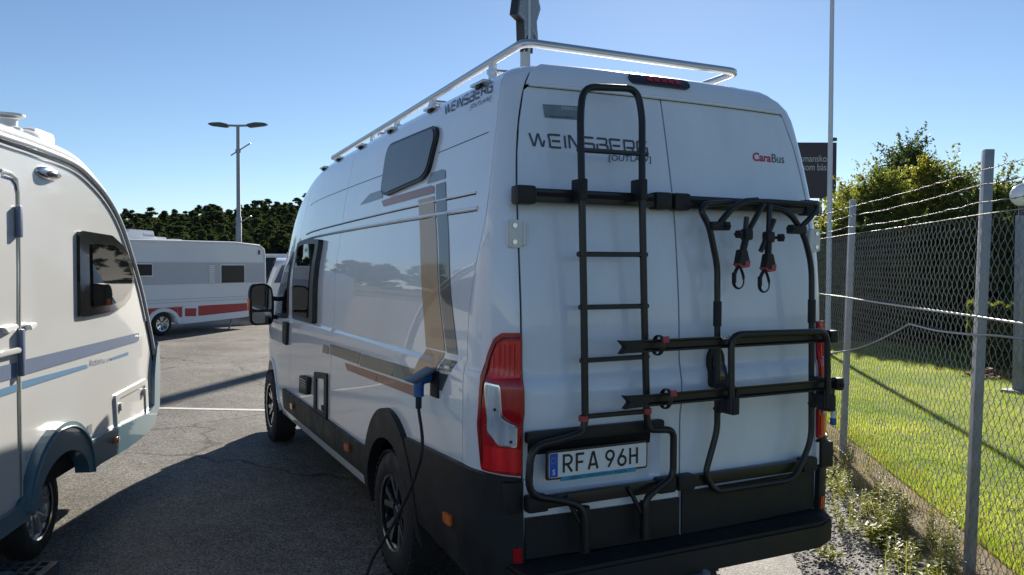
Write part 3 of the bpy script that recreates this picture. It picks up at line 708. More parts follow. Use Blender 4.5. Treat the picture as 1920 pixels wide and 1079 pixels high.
# service hatch frame, flue vent
HF = [(3.354,0.957), (2.931,0.991), (2.971,0.643), (3.4,0.62)]
hc = (sum(q[0] for q in HF) / 4, sum(q[1] for q in HF) / 4)
HI = [(hc[0] + (a - hc[0]) * .62, hc[1] + (b - hc[1]) * .74) for a, b in HF]
panel('hatch_frame', round_poly(HF, .03), PSL, 1, M['plastic'], van, holes=[round_poly(HI, .02)], du=.05, dv=.05, off=.016, thick=.016)
panel('hatch_door', round_poly(HI, .018), PSL, 1, M['paint'], van, du=.05, dv=.05, off=.004, thick=0)
panel('hatch_latch', rrect(HI[2][0] - .0, HI[2][1] + .01, HI[2][0] + .06, HI[2][1] + .05, .008), PSL, 1, M['plastic'], van, du=.03, dv=.03, off=.02, thick=.01)
FV = [(3.818,0.876), (3.492,0.894), (3.543,0.745), (3.852,0.723)]
fv = panel('flue_vent', round_poly(FV, .03), PSL, 1, M['plastic'], van, du=.05, dv=.05, off=.035, thick=.035)
for i in range(6):
    a = FV[0][0] + (FV[1][0] - FV[0][0]) * .15; b = FV[0][0] + (FV[1][0] - FV[0][0]) * .85; z = FV[3][1] + (FV[0][1] - FV[3][1]) * (.15 + .14 * i)
    panel('louvre', [(b, z), (a, z), (a, z + .008), (b, z + .008)], PSL, 1, M['gloss'], fv, du=.05, dv=.05, off=.041, thick=.006)
# power inlet
ic = (0.705,1.203)
inl = panel('power_inlet', [(ic[0] - .05, ic[1] - .06), (ic[0] + .05, ic[1] - .06), (ic[0] + .05, ic[1] + .07), (ic[0] - .05, ic[1] + .07)], PSL, 1, M['plastic'], van, du=.05, dv=.05, off=.012, thick=.012)
lx = PSL(ic[0], ic[1])[0]
Rl = Matrix.Rotation(radians(-26), 3, 'Y')
box('inlet_lid', (lx - .075, ic[0] + .02, ic[1] + .055), (.13, .125, .012), M['greylid'], inl, R=Rl, bev=.003)

# door mirror
mc = Vector((-1.158,5,1.424))
for s in (-1, 1):
    m0 = Vector((CX + s * (CX - mc.x), 5.0, mc.z))
    mm = prism('door_mirror', round_poly([(-.10, .165), (-.12, .02), (-.115, -.15), (-.09, -.20), (.07, -.205), (.105, -.17), (.115, .12), (.09, .195), (-.03, .205)], .04), 0, .12, (m0, (-s * 1.0 if s < 0 else -1, 0, 0) if False else (s, 0, 0), (0, 0, 1), (0, 1, 0)), M['plastic'], van, bev=.02)
    prism('mirror_glass', round_poly([(-.085, .145), (-.098, -.05), (.09, -.05), (.098, .11), (.078, .175), (-.03, .185)], .03), -.004, .004, (m0 + Vector((0, -.001, 0)), (s, 0, 0), (0, 0, 1), (0, 1, 0)), M['chrome'] if False else mat('mirror', (.25, .27, .3), .02, metal=1), mm)
    prism('wide_angle_glass', round_poly([(-.095, -.075), (-.08, -.18), (.065, -.185), (.09, -.16), (.09, -.075)], .02), -.004, .004, (m0 + Vector((0, -.001, 0)), (s, 0, 0), (0, 0, 1), (0, 1, 0)), mat('mirror_wide', (.25, .27, .3), .05, metal=1), mm)
    xin = CX + s * 1.0
    for dz in (-.12, .06):
        tube('mirror_arm', [(m0.x - s * .06, 5.06, m0.z + dz), (xin, 5.05, m0.z + dz - .02)], .022, M['plastic'], mm, seg=8)
    box('side_repeater', (m0.x + s * .118, 5.04, m0.z + .0), (.02, .05, .12), M['orange'], mm, bev=.006)
    prism('mirror_foot', [(-.03, -.16), (.08, -.16), (.10, .0), (.02, .12), (-.03, .1)], -.04, -.01, ((xin - s * .01, 5.04, m0.z - .03), (0, 1, 0), (0, 0, 1), (s, 0, 0)), M['plastic'], mm, bev=.01)

# wheels: built once about local X axis (outer face at local -X), then copied
def wheel(parent, loc, flip, r=.362, wdt=.215, rr=.215, lugs=True, rimmat='rimblack'):
    w_ = bpy.data.objects.new('wheel', None); link(w_, parent); w_.empty_display_size = .1
    h = wdt / 2
    bm = bmesh.new()
    prof = [(rr - .005, -h + .02), (rr + .02, -h), (r - .08, -h - .004), (r - .035, -h + .004), (r - .012, -h + .022), (r, -h + .045), (r, h - .045), (r - .012, h - .022), (r - .05, h), (rr, h - .01), (rr - .01, 0)]
    add_lathe(bm, prof, 56)
    for k in range(44 if lugs else 0):
        a = 2 * pi * k / 44
        for (zz, sgn) in ((-h + .035, 1), (h - .035, -1)):
            add_box(bm, (cos(a) * (r - .003), sin(a) * (r - .003), zz), (.011, .030, .055), rz=a)
        for zz in (-.035, .035): add_box(bm, (cos(a + .05) * (r - .004), sin(a + .05) * (r - .004), zz), (.010, .036, .05), rz=a)
    Mx = Matrix.Rotation(-pi / 2, 4, 'Y') @ Matrix.Rotation(pi, 4, 'X')
    bmesh.ops.transform(bm, matrix=Mx, verts=bm.verts)
    t_ = bm_obj('tyre', bm, M['rubber'], w_, .6)
    bm = bmesh.new()
    add_lathe(bm, [(rr - .004, -h + .012), (rr + .006, -h + .008), (rr + .002, -h + .022), (rr - .018, -h + .035), (rr - .03, 0), (rr - .03, h)], 56)
    add_lathe(bm, [(0, -h + .075), (rr - .03, -h + .085)], 40)
    add_lathe(bm, [(0, -h + .028), (.03, -h + .028), (.036, -h + .034), (.045, -h + .05), (.075, -h + .062), (.075, -h + .09)], 28)
    for k in range(5):
        a = 2 * pi * k / 5
        add_cyl(bm, (.056 * cos(a + .63), .056 * sin(a + .63), -h + .045), (.056 * cos(a + .63), .056 * sin(a + .63), -h + .07), .010, 8)
        for dd in (-.25, .25):
            p0 = Vector((.045 * cos(a), .045 * sin(a), -h + .050)); p1 = Vector(((rr - .02) * cos(a + dd), (rr - .02) * sin(a + dd), -h + .028))
            d = p1 - p0; mid = (p0 + p1) / 2; ang = atan2(d.y, d.x)
            R = Matrix.Rotation(ang, 3, 'Z') @ Matrix.Rotation(-atan2(d.z, math.hypot(d.x, d.y)), 3, 'Y')
            add_box(bm, mid + Vector((0, 0, .012)), (d.length, .042, .028), R=R, bev=.004)
    bmesh.ops.transform(bm, matrix=Mx, verts=bm.verts)
    rim = bm_obj('rim', bm, M[rimmat], w_, .6)
    bm = bmesh.new()
    add_lathe(bm, [(rr - .006, -h + .0095), (rr + .0065, -h + .005), (rr + .008, -h + .008)], 56)
    for k in range(5):
        a = 2 * pi * k / 5
        for dd in (-.25, .25):
            p0 = Vector((.075 * cos(a + dd * .25), .075 * sin(a + dd * .25), -h + .040)); p1 = Vector(((rr - .01) * cos(a + dd * 1.02), (rr - .01) * sin(a + dd * 1.02), -h + .022))
            d = p1 - p0; mid = (p0 + p1) / 2; ang = atan2(d.y, d.x)
            R = Matrix.Rotation(ang, 3, 'Z') @ Matrix.Rotation(-atan2(d.z, math.hypot(d.x, d.y)), 3, 'Y')
            add_box(bm, mid, (d.length, .032, .004), R=R)
    bmesh.ops.transform(bm, matrix=Mx, verts=bm.verts)
    pol = bm_obj('polished_spoke_face', bm, M['chrome'], w_, .6)
    w_.matrix_basis = Matrix.Translation(loc) @ Matrix.Rotation(pi if flip else 0, 4, 'Z')
    return w_
def copy_tree(o, parent, basis):
    c = o.copy(); COL.objects.link(c); c.parent = parent; c.matrix_basis = basis
    if parent is not None: c.matrix_parent_inverse = o.matrix_parent_inverse
    for ch in list(o.children):
        d = ch.copy(); COL.objects.link(d); d.parent = c; d.matrix_parent_inverse = ch.matrix_parent_inverse
        for g in list(ch.children):
            e = g.copy(); COL.objects.link(e); e.parent = d; e.matrix_parent_inverse = g.matrix_parent_inverse
    return c
w0 = wheel(van, Vector((-.905, A1[0], .362)), False)
for (x_, y_, fl) in ((-.905, A2[0], 0), (.995, A1[0], 1), (.995, A2[0], 1)):
    copy_tree(w0, van, Matrix.Translation((x_, y_, .362)) @ Matrix.Rotation(pi if fl else 0, 4, 'Z') @ Matrix.Rotation(.5, 4, 'X'))

# ------------------------------------------------------------ ladder
lad = bpy.data.objects.new('ladder', None); link(lad, van); WORLD_ID = Matrix.Identity(4)
RL = .0145
def seg3(pts, y=None): return [Vector(p) for p in pts]
hoop = [(-0.576,0,1.124), (-0.585,0,1.616), (-0.598,0,2.101), (-0.572,0.06,2.474), (-0.544,0.08,2.604), (-0.255,0.08,2.623), (-0.238,0.06,2.503), (-0.278,0,2.114), (-0.262,0,1.609), (-0.243,0,1.109)]
tube('ladder_frame', hoop, .0165, M['blackmetal'], lad, seg=12, fil=.10)
lower = [(-0.576,0,1.124), (-0.587,0,1.061), (-0.709,-0.01,1.041), (-0.851,-0.01,1.027), (-0.866,-0.01,0.817), (-0.708,-0.01,0.779), (-0.592,-0.015,0.737), (-0.58,-0.015,0.533)]
tube('plate_hoop', lower, .0165, M['blackmetal'], lad, seg=12, fil=.075)
lower2 = [(-0.243,0,1.109), (-0.233,0,1.044), (-0.183,-0.01,1.041), (-0.097,-0.01,1.033), (-0.098,-0.01,0.81), (-0.181,-0.01,0.769), (-0.259,-0.015,0.73), (-0.261,-0.015,0.545)]
tube('plate_hoop', lower2, .0165, M['blackmetal'], lad, seg=12, fil=.06)
for (a, b) in (((-0.6,0.035,2.313), (-0.224,0.035,2.316)), ((-0.619,0,1.851), (-0.249,0,1.852)), ((-0.609,0,1.617), (-0.241,0,1.616)), ((-0.602,0,1.381), (-0.236,0,1.382)), ((-0.596,0,1.132), (-0.234,0,1.13))):
    rg = tube('rung', [a, b], .0115, M['blackmetal'], lad, seg=6)
for q in ((-0.585,0,1.124), (-0.243,0,1.131)):
    bm = bmesh.new(); add_tube(bm, [Vector(q) - Vector((0, 0, .012)), Vector(q) + Vector((0, 0, .012))], .0215, 12)
    bm_obj('red_clip', bm, M['redstrap'], lad, .7)
for (a, b) in (((-0.596,0,2.153), (-0.589,0.07,2.095)), ((-0.278,0,2.167), (-0.27,0.07,2.107))):
    box('upper_bracket', ((a[0] + b[0]) / 2, .03, a[2] - .02), (.035, .09, .10), M['plastic'], lad, bev=.008)
tube('ladder_foot', [(-0.577,0,0.731), (-0.576,0,0.527)], .024, M['plastic'], lad, seg=10)
tube('ladder_foot', [(-0.251,0,0.713), (-0.25,0,0.539)], .024, M['plastic'], lad, seg=10)

# ------------------------------------------------------------ bike carrier
bc = bpy.data.objects.new('bike_carrier', None); link(bc, van)
z1 = ((-0.537,0.06,2.108))[2]
for (x0, x1) in ((-.885, -.065), (-.045, .895)):
    cb = box('cross_bar', ((x0 + x1) / 2, .09, z1), (x1 - x0 - .1, .05, .062), M['blackmetal'], bc, bev=.006)
    for xx in (x0 + .045, x1 - .045): box('cross_bar_end', (xx, .088, z1), (.095, .07, .082), M['plastic'], cb, bev=.014)
    box('cross_bar_groove', ((x0 + x1) / 2, .0635, z1 + .004), (x1 - x0 - .2, .006, .018), M['core'], cb, bev=0)
z2 = ((-0.485,0.04,0.762))[2]
for (x0, x1) in ((-.85, -.06), (-.045, .86)):
    cb = box('lower_cross_bar', ((x0 + x1) / 2, .045, z2), (x1 - x0 - .1, .04, .055), M['blackmetal'], bc, bev=.006)
    for xx in (x0 + .05, x1 - .05): box('cross_bar_end', (xx, .04, z2 + .002), (.10, .06, .075), M['plastic'], cb, bev=.014)
for x_ in (-.66, -.33):
    tube('lower_brace', [(x_ - .0, .02, z2 + .02), (x_ + .07, .0, z2 - .12)], .011, M['blackmetal'], bc, seg=6)
Y0 = -.01
frame = [(0.143,0,0.735), (0.1,0,0.797), (0.173,0,1.008), (0.164,0,1.799), (0.113,0,1.99), (0.069,0.01,2.065), (0.103,0.02,2.097), (0.278,0.04,2.113)]
tube('carrier_frame', frame, .0155, M['blackmetal'], bc, seg=12, fil=.05)
frame = [(0.143,0,0.735), (0.177,0,0.708), (0.684,0,0.707), (0.797,0,0.897), (0.785,0,1.8), (0.73,-0,1.963), (0.629,0.01,2.083), (0.476,0.03,2.098)]
tube('carrier_frame', frame, .0155, M['blackmetal'], bc, seg=12, fil=.07)
tube('hook_loop', [(0.176,-0.01,2.009), (0.242,-0.02,2.087), (0.326,-0.02,2.116), (0.463,-0.02,2.121), (0.797,-0.03,2.116), (0.757,-0.03,2.061), (0.701,-0.01,2.003)], .0135, M['blackmetal'], bc, seg=12, fil=.035)
tube('hook_loop', [(0.169,-0.01,2.003), (0.176,-0.01,2.014), (0.237,-0.015,2.077), (0.313,-0.015,2.116), (0.399,-0.015,2.124)], .0155, M['blackmetal'], bc, seg=12, fil=.02)
for (a, zz) in (((0.167,0,1.58), 0), ((0.789,0,1.579), 0)):
    tube('frame_sleeve', [Vector(a) + Vector((0, 0, .05)), Vector(a) - Vector((0, 0, .07))], .0205, M['plastic'], bc, seg=12)
def knob(name, p, d, r, parent, arm=.03):
    p = Vector(p); d = Vector(d).normalized(); bm = bmesh.new()
    add_tube(bm, [p, p + d * arm], .007, 8)
    q = Matrix.Translation(p + d * (arm + .012)) @ d.to_track_quat('Z', 'Y').to_matrix().to_4x4()
    n = 24; rings = []
    for (s_, h) in ((.8, -.014), (1, -.010), (1, .010), (.8, .014)):
        rings.append([bm.verts.new(q @ Vector(((r * s_ * (1 + .13 * cos(6 * 2 * pi * j / n))) * cos(2 * pi * j / n), (r * s_ * (1 + .13 * cos(6 * 2 * pi * j / n))) * sin(2 * pi * j / n), h))) for j in range(n)])
    for i in range(3):
        for j in range(n): bm.faces.new((rings[i][j], rings[i][(j + 1) % n], rings[i + 1][(j + 1) % n], rings[i + 1][j]))
    bm.faces.new(rings[0][::-1]); bm.faces.new(rings[3]); return bm_obj(name, bm, M['plastic'], parent, .6)
for (p_, q_, d_) in (((0.122,-0.005,1.992), (0.181,-0.02,1.993), (1, -.25, -.05)), ((0.706,-0.005,1.985), (0.632,-0.02,1.988), (-1, -.3, .05))):
    box('frame_clamp', ((p_[0] + q_[0]) / 2, -.008, p_[2]), (abs(q_[0] - p_[0]) + .03, .045, .042), M['plastic'], bc, bev=.01); knob('clamp_knob', q_, d_, .021, bc, .006)
# two bike arms hanging with clamp, knob and strap
def bike_arm(top, mid, bot, bar2a, bar2b, kp, kd, jaw, loopc, yy):
    aa = tube('bike_arm', [top, mid], .0135, M['blackmetal'], bc, seg=10)
    tube('arm_bar', [bar2a, bar2b], .0125, M['blackmetal'], aa, seg=8)
    box('arm_clamp', mid, (.05, .045, .055), M['plastic'], aa, bev=.012)
    knob('arm_knob', kp, kd, .019, aa, .022)
    tube('arm_end', [mid, jaw], .017, M['plastic'], aa, seg=8)
    j = Vector(jaw)
    prism('jaw', [(-.022, .05), (.02, .05), (.038, -.012), (.03, -.03), (-.012, -.035), (-.036, -.018)], -.02, .02, (j + Vector((0, 0, -.02)), (1, 0, 0), (0, 0, 1), (0, -1, 0)), M['plastic'], aa, bev=.004)
    prism('jaw_pad', [(.006, -.002), (.036, -.002), (.030, -.032), (-.014, -.038), (-.036, -.02), (-.034, -.014), (-.012, -.026), (.004, -.024)], -.022, .022, (j + Vector((0, 0, -.022)), (1, 0, 0), (0, 0, 1), (0, -1, 0)), M['redstrap'], aa)
    c = Vector(loopc)
    tube('strap', [c + Vector((.030 * cos(t), .006 * sin(t * 2), .052 * sin(t))) for t in [2 * pi * i / 26 for i in range(26)]], .0045, M['blackmetal'], aa, seg=8, closed=True, sx=2.2, sy=.8, up=(0, 1, 0))
    box('strap_buckle', c + Vector((-.032, -.004, -.0)), (.014, .02, .05), M['plastic'], aa, bev=.004)
bike_arm((0.419,-0.03,2.1), (0.3,-0.05,1.953), None, (0.299,-0.05,2.038), (0.281,-0.05,1.876), (0.274,-0.05,1.953), (-1, -.3, 0), (0.271,-0.05,1.85), (0.244,-0.06,1.745), 0)
bike_arm((0.464,-0.03,2.102), (0.44,-0.05,1.943), None, (0.477,-0.05,2.03), (0.39,-0.05,1.872), (0.479,-0.05,1.941), (1, -.3, 0), (0.438,-0.05,1.831), (0.406,-0.06,1.726), 0)
# the two wheel rails: channel profile
for (l, r_) in (((-0.475,-0.11,1.449), (0.822,-0.11,1.441)), ((-0.451,-0.11,1.207), (0.868,-0.11,1.196))):
    L_, R_ = Vector(l), Vector(r_); zc = (L_.z + R_.z) / 2; x0, x1 = L_.x, R_.x
    prof = [(-.028, -.012), (-.020, .016), (.020, .016), (.028, -.012), (.020, -.012), (.013, .004), (-.013, .004), (-.020, -.012)]
    rl = prism('wheel_rail', [(b, a) for a, b in prof], x0 + .06, x1 - .01, ((0, -.10, zc), (0, 1, 0), (0, 0, 1), (1, 0, 0)), M['blackmetal'], bc, bev=0)
    prism('rail_end_piece', [(0, .030), (.05, .026), (.13, .024), (.13, -.024), (.05, -.026), (.004, -.030), (.03, 0)], -.016, .016, ((x0, -.105, zc), (1, 0, 0), (0, 0, 1), (0, -1, 0)), M['plastic'], rl, bev=.003)
    box('rail_end_cap', (x1, -.10, zc), (.05, .045, .062), M['plastic'], rl, bev=.008)
    lx = x0 + .215 if zc > 1.3 else x0 + .235
    tube('wheel_strap', [(lx + .006 * sin(t), -.105 + .036 * cos(t), zc + .044 * sin(t) * (1.0)) for t in [2 * pi * i / 24 for i in range(24)]], .004, M['blackmetal'], rl, seg=8, closed=True, sx=.7, sy=3, up=(0, 1, 0))
    box('strap_buckle', (lx + .014, -.142, zc + .028), (.034, .012, .028), M['redstrap'], rl, bev=.004)
zr1 = ((0.122,-0.11,1.447))[2]; zr2 = ((0.125,-0.11,1.203))[2]
mesh_obj('rail_label', [(.10, -.1175, zr1 + .012), (.165, -.1175, zr1 + .012), (.15, -.1175, zr1 + .026), (.085, -.1175, zr1 + .026)], [(0, 1, 2, 3)], M['white'], bc)
text_on('rail_lettering', 'F45', ((.102, zr1 + .014), (.148, zr1 + .014), (.096, zr1 + .024)), M['platebk'], bc, lambda a, b: (a, -.1182, b))
tube('fold_frame', [(0.139,-0.135,1.113), (0.135,-0.135,1.481), (0.753,-0.135,1.475), (0.764,-0.135,1.091)], .0165, M['blackmetal'], bc, seg=12, fil=.065)
for (a) in ((0.152,-0.12,1.147), (0.78,-0.12,1.114)):
    box('fold_foot', (a[0], -.11, a[2]), (.045, .09, .085), M['plastic'], bc, bev=.01)
for (a, b) in (((0.172,0,1.101), (0.185,-0.06,1.2)), ((0.797,0,1.081), (0.8,-0.06,1.158))):
    tube('pivot_bracket', [a, (b[0], -.06, b[2]), (b[0] + .02, -.11, b[2])], .024, M['plastic'], bc, seg=8)
    box('pivot_block', (b[0] - .005, -.05, zr2), (.05, .09, .06), M['plastic'], bc, bev=.01)
knob('rail_end_knob', ((0.853,-0.1,1.196)), (1, -.1, 0), .028, bc, .01)

# ------------------------------------------------------------ roof rack
rk = bpy.data.objects.new('roof_rack', None); link(rk, van)
pr = Vector((-0.639,0.49,2.89)); pr2 = Vector((0.721,0.49,2.894)); hwid = (pr2.x - pr.x) / 2; zrk = (pr.z + pr2.z) / 2; xl = CX - hwid; xr = CX + hwid
fe = Vector((-0.67,4.304,2.781))
yf = fe.y; zf = fe.z
tube('side_rail', [(xl, yf, zf), (xl, 2.5, zrk + (zf - zrk) * .55), (xl, .49, zrk), (CX, .49, zrk + .0), (xr, .49, zrk), (xr, 2.5, zrk + (zf - zrk) * .55), (xr, yf, zf)], .0215, M['alu'], rk, seg=14, fil=.07, sy=.85, up=(0, 0, 1))
for s, xx in ((-1, xl), (1, xr)):
    for yb in (.85, 1.75, 2.45, 3.05, yf - .12):
        t = (yb - .49) / (yf - .49); zz = zrk + (zf - zrk) * t; zr = zof(2.72, yb)
        ft = prism('rack_foot', [(-.05, 0), (.05, 0), (.035, .035), (.028, zz - zr - .005), (-.028, zz - zr - .005), (-.035, .035)], -.012, .012, ((xx + s * .0, yb, zr), (0, 1, 0), (-s * .0, 0, 1), (1, 0, 0)), M['alu'], rk, bev=.003)
        box('foot_plate', (xx + s * .02, yb, zr - .003), (.09, .13, .02), M['alu'], ft, bev=.003)
        if yb in (.85, 1.75, 2.45): tube('cross_tube', [(xx, yb + .06, zz - .045), (xx - s * .35, yb + .06, zz - .03)], .018, M['alu'], rk, seg=10)
    for yb in (.62, 1.30, 2.05, 2.75, 3.4, 3.9):
        zr = zof(2.69, yb); xc = CX + s * (_interp(HW, 2.69) - .002)
        cl_ = box('roof_clip', (xc, yb, zr + .016), (.045, .16, .014), M['alu'], rk, bev=.003)
        box('clip_clamp', (xc + s * .004, yb, zr + .002), (.03, .05, .022), M['plastic'], cl_, bev=.003)
for yb in (1.75, 2.9):
    t = (yb - .49) / (yf - .49); zz = zrk + (zf - zrk) * t
    tube('cross_tube', [(xl, yb, zz - .03), (xr, yb, zz - .03)], .018, M['alu'], rk, seg=10)

# ------------------------------------------------------------ charging cable (plugged in, lies on the ground)
cb = empty('charging_cable', (-1.2, 1.4, 0), label='black charging cable with blue plug hanging from the side inlet of the white van', cat='cable'); WORLD.add('charging_cable')
px_ = lx = PSL(ic[0], ic[1])[0]
pl0 = Vector((px_ - .062, ic[0] + .045, ic[1] + .01))
bm = bmesh.new(); add_tube(bm, [pl0 + Vector((.06, 0, .03)), pl0 + Vector((-.0, 0, .02))], .028, 14); add_tube(bm, fillet([pl0 + Vector((.01, 0, .03)), pl0 + Vector((-.012, 0, -.0)), pl0 + Vector((-.012, 0, -.065))], .02), .027, 14)
bm_obj('plug', bm, M['blueplug'], cb, .7)
c0_ = pl0 + Vector((-.012, 0, -.065))
pts = [c0_, c0_ + Vector((0, 0, -.06)), Vector((-1.15,0.519,0.956)), Vector((-1.16,0.596,0.788)), Vector((-1.18,0.744,0.596)), Vector((-1.2,0.943,0.392)), Vector((-1.22,1.106,0.23))]
e_ = pts[-1]; pts += [Vector((e_.x - .03, e_.y + .08, .06)), Vector((e_.x - .1, e_.y + .05, .012)), Vector((-1.6, .9, .009)), Vector((-1.9, .2, .009)), Vector((-1.7, -.8, .009)), Vector((-.9, -1.6, .009)), Vector((.6, -2.0, .009))]
def catmull(P, n=8):
    out = []
    for i in range(len(P) - 1):
        a, b, c, d = P[max(i - 1, 0)], P[i], P[i + 1], P[min(i + 2, len(P) - 1)]
        for k in range(n):
            t = k / n; out.append(.5 * ((2 * b) + (c - a) * t + (2 * a - 5 * b + 4 * c - d) * t * t + (3 * b - a - 3 * c + d) * t ** 3))
    return out + [P[-1]]
tube('cord', catmull(pts), .0085, M['rubber'], cb, seg=10)
tube('strain_relief', [c0_ + Vector((0, 0, .004)), c0_ + Vector((0, 0, -.06))], .016, M['rubber'], cb, seg=10)
# ------------------------------------------------------------ ground
def nodes(m):
    m.use_nodes = True; t = m.node_tree; return t, t.nodes['Principled BSDF']
def asphalt(name, base, dark, lightc, speck, rough=.72):
    m = bpy.data.materials.new(name); t, b = nodes(m); N = t.nodes.new; L = t.links.new
    tc = N('ShaderNodeTexCoord'); P = tc.outputs['Object']
    v = N('ShaderNodeTexVoronoi'); v.inputs['Scale'].default_value = 120; L(P, v.inputs['Vector'])
    r = N('ShaderNodeValToRGB'); e = r.color_ramp.elements; e[0].color = (*dark, 1); e[1].color = (*base, 1); e[0].position = .15; e[1].position = .6
    q = e.new(.92); q.color = (*lightc, 1)
    sx = N('ShaderNodeSeparateColor'); L(v.outputs['Color'], sx.inputs[0]); L(sx.outputs[0], r.inputs[0])
    n = N('ShaderNodeTexNoise'); n.inputs['Scale'].default_value = .55; n.inputs['Detail'].default_value = 8; n.inputs['Roughness'].default_value = .7; L(P, n.inputs['Vector'])
    mr = N('ShaderNodeMapRange'); mr.inputs['From Min'].default_value = .3; mr.inputs['From Max'].default_value = .7; mr.inputs['To Min'].default_value = .6; mr.inputs['To Max'].default_value = 1.4
    L(n.outputs['Fac'], mr.inputs[0])
    n2 = N('ShaderNodeTexNoise'); n2.inputs['Scale'].default_value = 9; n2.inputs['Detail'].default_value = 6; L(P, n2.inputs['Vector'])
    mr2 = N('ShaderNodeMapRange'); mr2.inputs['From Min'].default_value = .3; mr2.inputs['From Max'].default_value = .7; mr2.inputs['To Min'].default_value = .85; mr2.inputs['To Max'].default_value = 1.15; L(n2.outputs['Fac'], mr2.inputs[0])
    # cracks: thin lines of a warped coarse cell pattern
    n3 = N('ShaderNodeTexNoise'); n3.inputs['Scale'].default_value = 1.3; n3.inputs['Detail'].default_value = 5; L(P, n3.inputs['Vector'])
    ad = N('ShaderNodeVectorMath'); ad.operation = 'ADD'; L(P, ad.inputs[0]); L(n3.outputs['Color'], ad.inputs[1])
    vc = N('ShaderNodeTexVoronoi'); vc.feature = 'DISTANCE_TO_EDGE'; vc.inputs['Scale'].default_value = .23; L(ad.outputs[0], vc.inputs['Vector'])
    cr = N('ShaderNodeMapRange'); cr.inputs['From Min'].default_value = .001; cr.inputs['From Max'].default_value = .009; cr.inputs['To Min'].default_value = .45; cr.inputs['To Max'].default_value = 1; L(vc.outputs['Distance'], cr.inputs[0])
    mu = N('ShaderNodeMath'); mu.operation = 'MULTIPLY'; L(mr.outputs[0], mu.inputs[0]); L(mr2.outputs[0], mu.inputs[1])
    mu2 = N('ShaderNodeMath'); mu2.operation = 'MULTIPLY'; L(mu.outputs[0], mu2.inputs[0]); L(cr.outputs[0], mu2.inputs[1])
    sc = N('ShaderNodeVectorMath'); sc.operation = 'SCALE'; L(r.outputs[0], sc.inputs[0]); L(mu2.outputs[0], sc.inputs['Scale']); L(sc.outputs[0], b.inputs['Base Color'])
    b.inputs['Roughness'].default_value = rough; b.inputs['Specular IOR Level'].default_value = .15
    bp = N('ShaderNodeBump'); bp.inputs['Strength'].default_value = speck; bp.inputs['Distance'].default_value = .006
    ma = N('ShaderNodeMath'); ma.operation = 'SUBTRACT'; ma.inputs[0].default_value = 1; L(v.outputs['Distance'], ma.inputs[1])
    L(ma.outputs[0], bp.inputs['Height']); L(bp.outputs[0], b.inputs['Normal'])
    return m
M['asphalt'] = asphalt('worn_asphalt', (.150, .140, .124), (.070, .065, .058), (.28, .26, .225), .35)
M['gravel'] = asphalt('gravel_bed', (.15, .145, .135), (.045, .042, .04), (.40, .38, .35), 1.0)
def soil(name, c1, c2, sc):
    m = bpy.data.materials.new(name); t, b = nodes(m); N = t.nodes.new; L = t.links.new
    tc = N('ShaderNodeTexCoord'); n = N('ShaderNodeTexNoise'); n.inputs['Scale'].default_value = sc; n.inputs['Detail'].default_value = 9; n.inputs['Roughness'].default_value = .7
    L(tc.outputs['Object'], n.inputs['Vector'])
    r = N('ShaderNodeValToRGB'); r.color_ramp.elements[0].color = (*c1, 1); r.color_ramp.elements[1].color = (*c2, 1); r.color_ramp.elements[0].position = .35; r.color_ramp.elements[1].position = .65
    L(n.outputs['Fac'], r.inputs[0]); L(r.outputs[0], b.inputs['Base Color']); b.inputs['Roughness'].default_value = .95
    bp = N('ShaderNodeBump'); bp.inputs['Strength'].default_value = .6; bp.inputs['Distance'].default_value = .03; L(n.outputs['Fac'], bp.inputs['Height']); L(bp.outputs[0], b.inputs['Normal'])
    return m
M['lawn'] = soil('lawn_ground', (.045, .065, .014), (.13, .14, .035), 2.2)
M['earth'] = soil('dry_earth', (.10, .075, .045), (.24, .18, .11), 3)
M['hill'] = soil('forest_floor', (.02, .03, .012), (.05, .05, .025), .2)
M['roadpaint'] = mat('worn_road_paint', (.52, .50, .46), .7, noise=.3, nscale=12)
FO = Vector((1.83, -.3)); FD = Vector((sin(radians(34.99)), cos(radians(34.99)))); FN = Vector((FD.y, -FD.x))   # fence line, its direction, and the side of the lawn
def fp(s, d, z=0): q = FO + FD * s + FN * d; return Vector((q.x, q.y, z))
def sheet(name, pts, z, m, **k): return mesh_obj(name, [(x, y, z) for x, y in pts], [tuple(range(len(pts)))], m, **k)
sheet('asphalt_lot', [(-900, -900), (900, -900), (900, 900), (-900, 900)], 0, M['asphalt'], label='sunlit grey asphalt of the dealer lot, cracked and strewn with grit', kind='structure')
def wavy(d, a, s0, s1, n, seed):
    random.seed(seed); return [fp(s0 + (s1 - s0) * i / n, d + random.uniform(-a, a)) for i in range(n + 1)]
e1 = wavy(-.95, .07, -12, 60, 300, 1)
sheet('gravel_verge', [(p.x, p.y) for p in e1] + [tuple(fp(60, .6).xy), tuple(fp(-12, .6).xy)], .004, M['gravel'], label='strip of loose grey gravel between the asphalt and the wire fence', kind='structure')
e2 = wavy(-.22, .06, -12, 60, 300, 2)
sheet('dry_earth_strip', [(p.x, p.y) for p in e2] + [tuple(fp(60, .9).xy), tuple(fp(-12, .9).xy)], .008, M['earth'], label='dry earth strip under the wire fence', kind='structure')
e3 = wavy(.30, .06, -12, 60, 300, 3)
lawn = sheet('lawn', [(p.x, p.y) for p in e3] + [tuple(fp(60, 90).xy), tuple(fp(-12, 90).xy)], .012, M['lawn'], label='mown lawn behind the wire fence', kind='structure')
wl = [Vector((*(-2.529,8.349), 0)), Vector((*(-0.398,7.036), 0))]
d = (wl[1] - wl[0]); d.normalize(); n_ = Vector((-d.y, d.x, 0)) * .055
a_, b_ = wl[0] - d * 4, wl[1] + d * 3
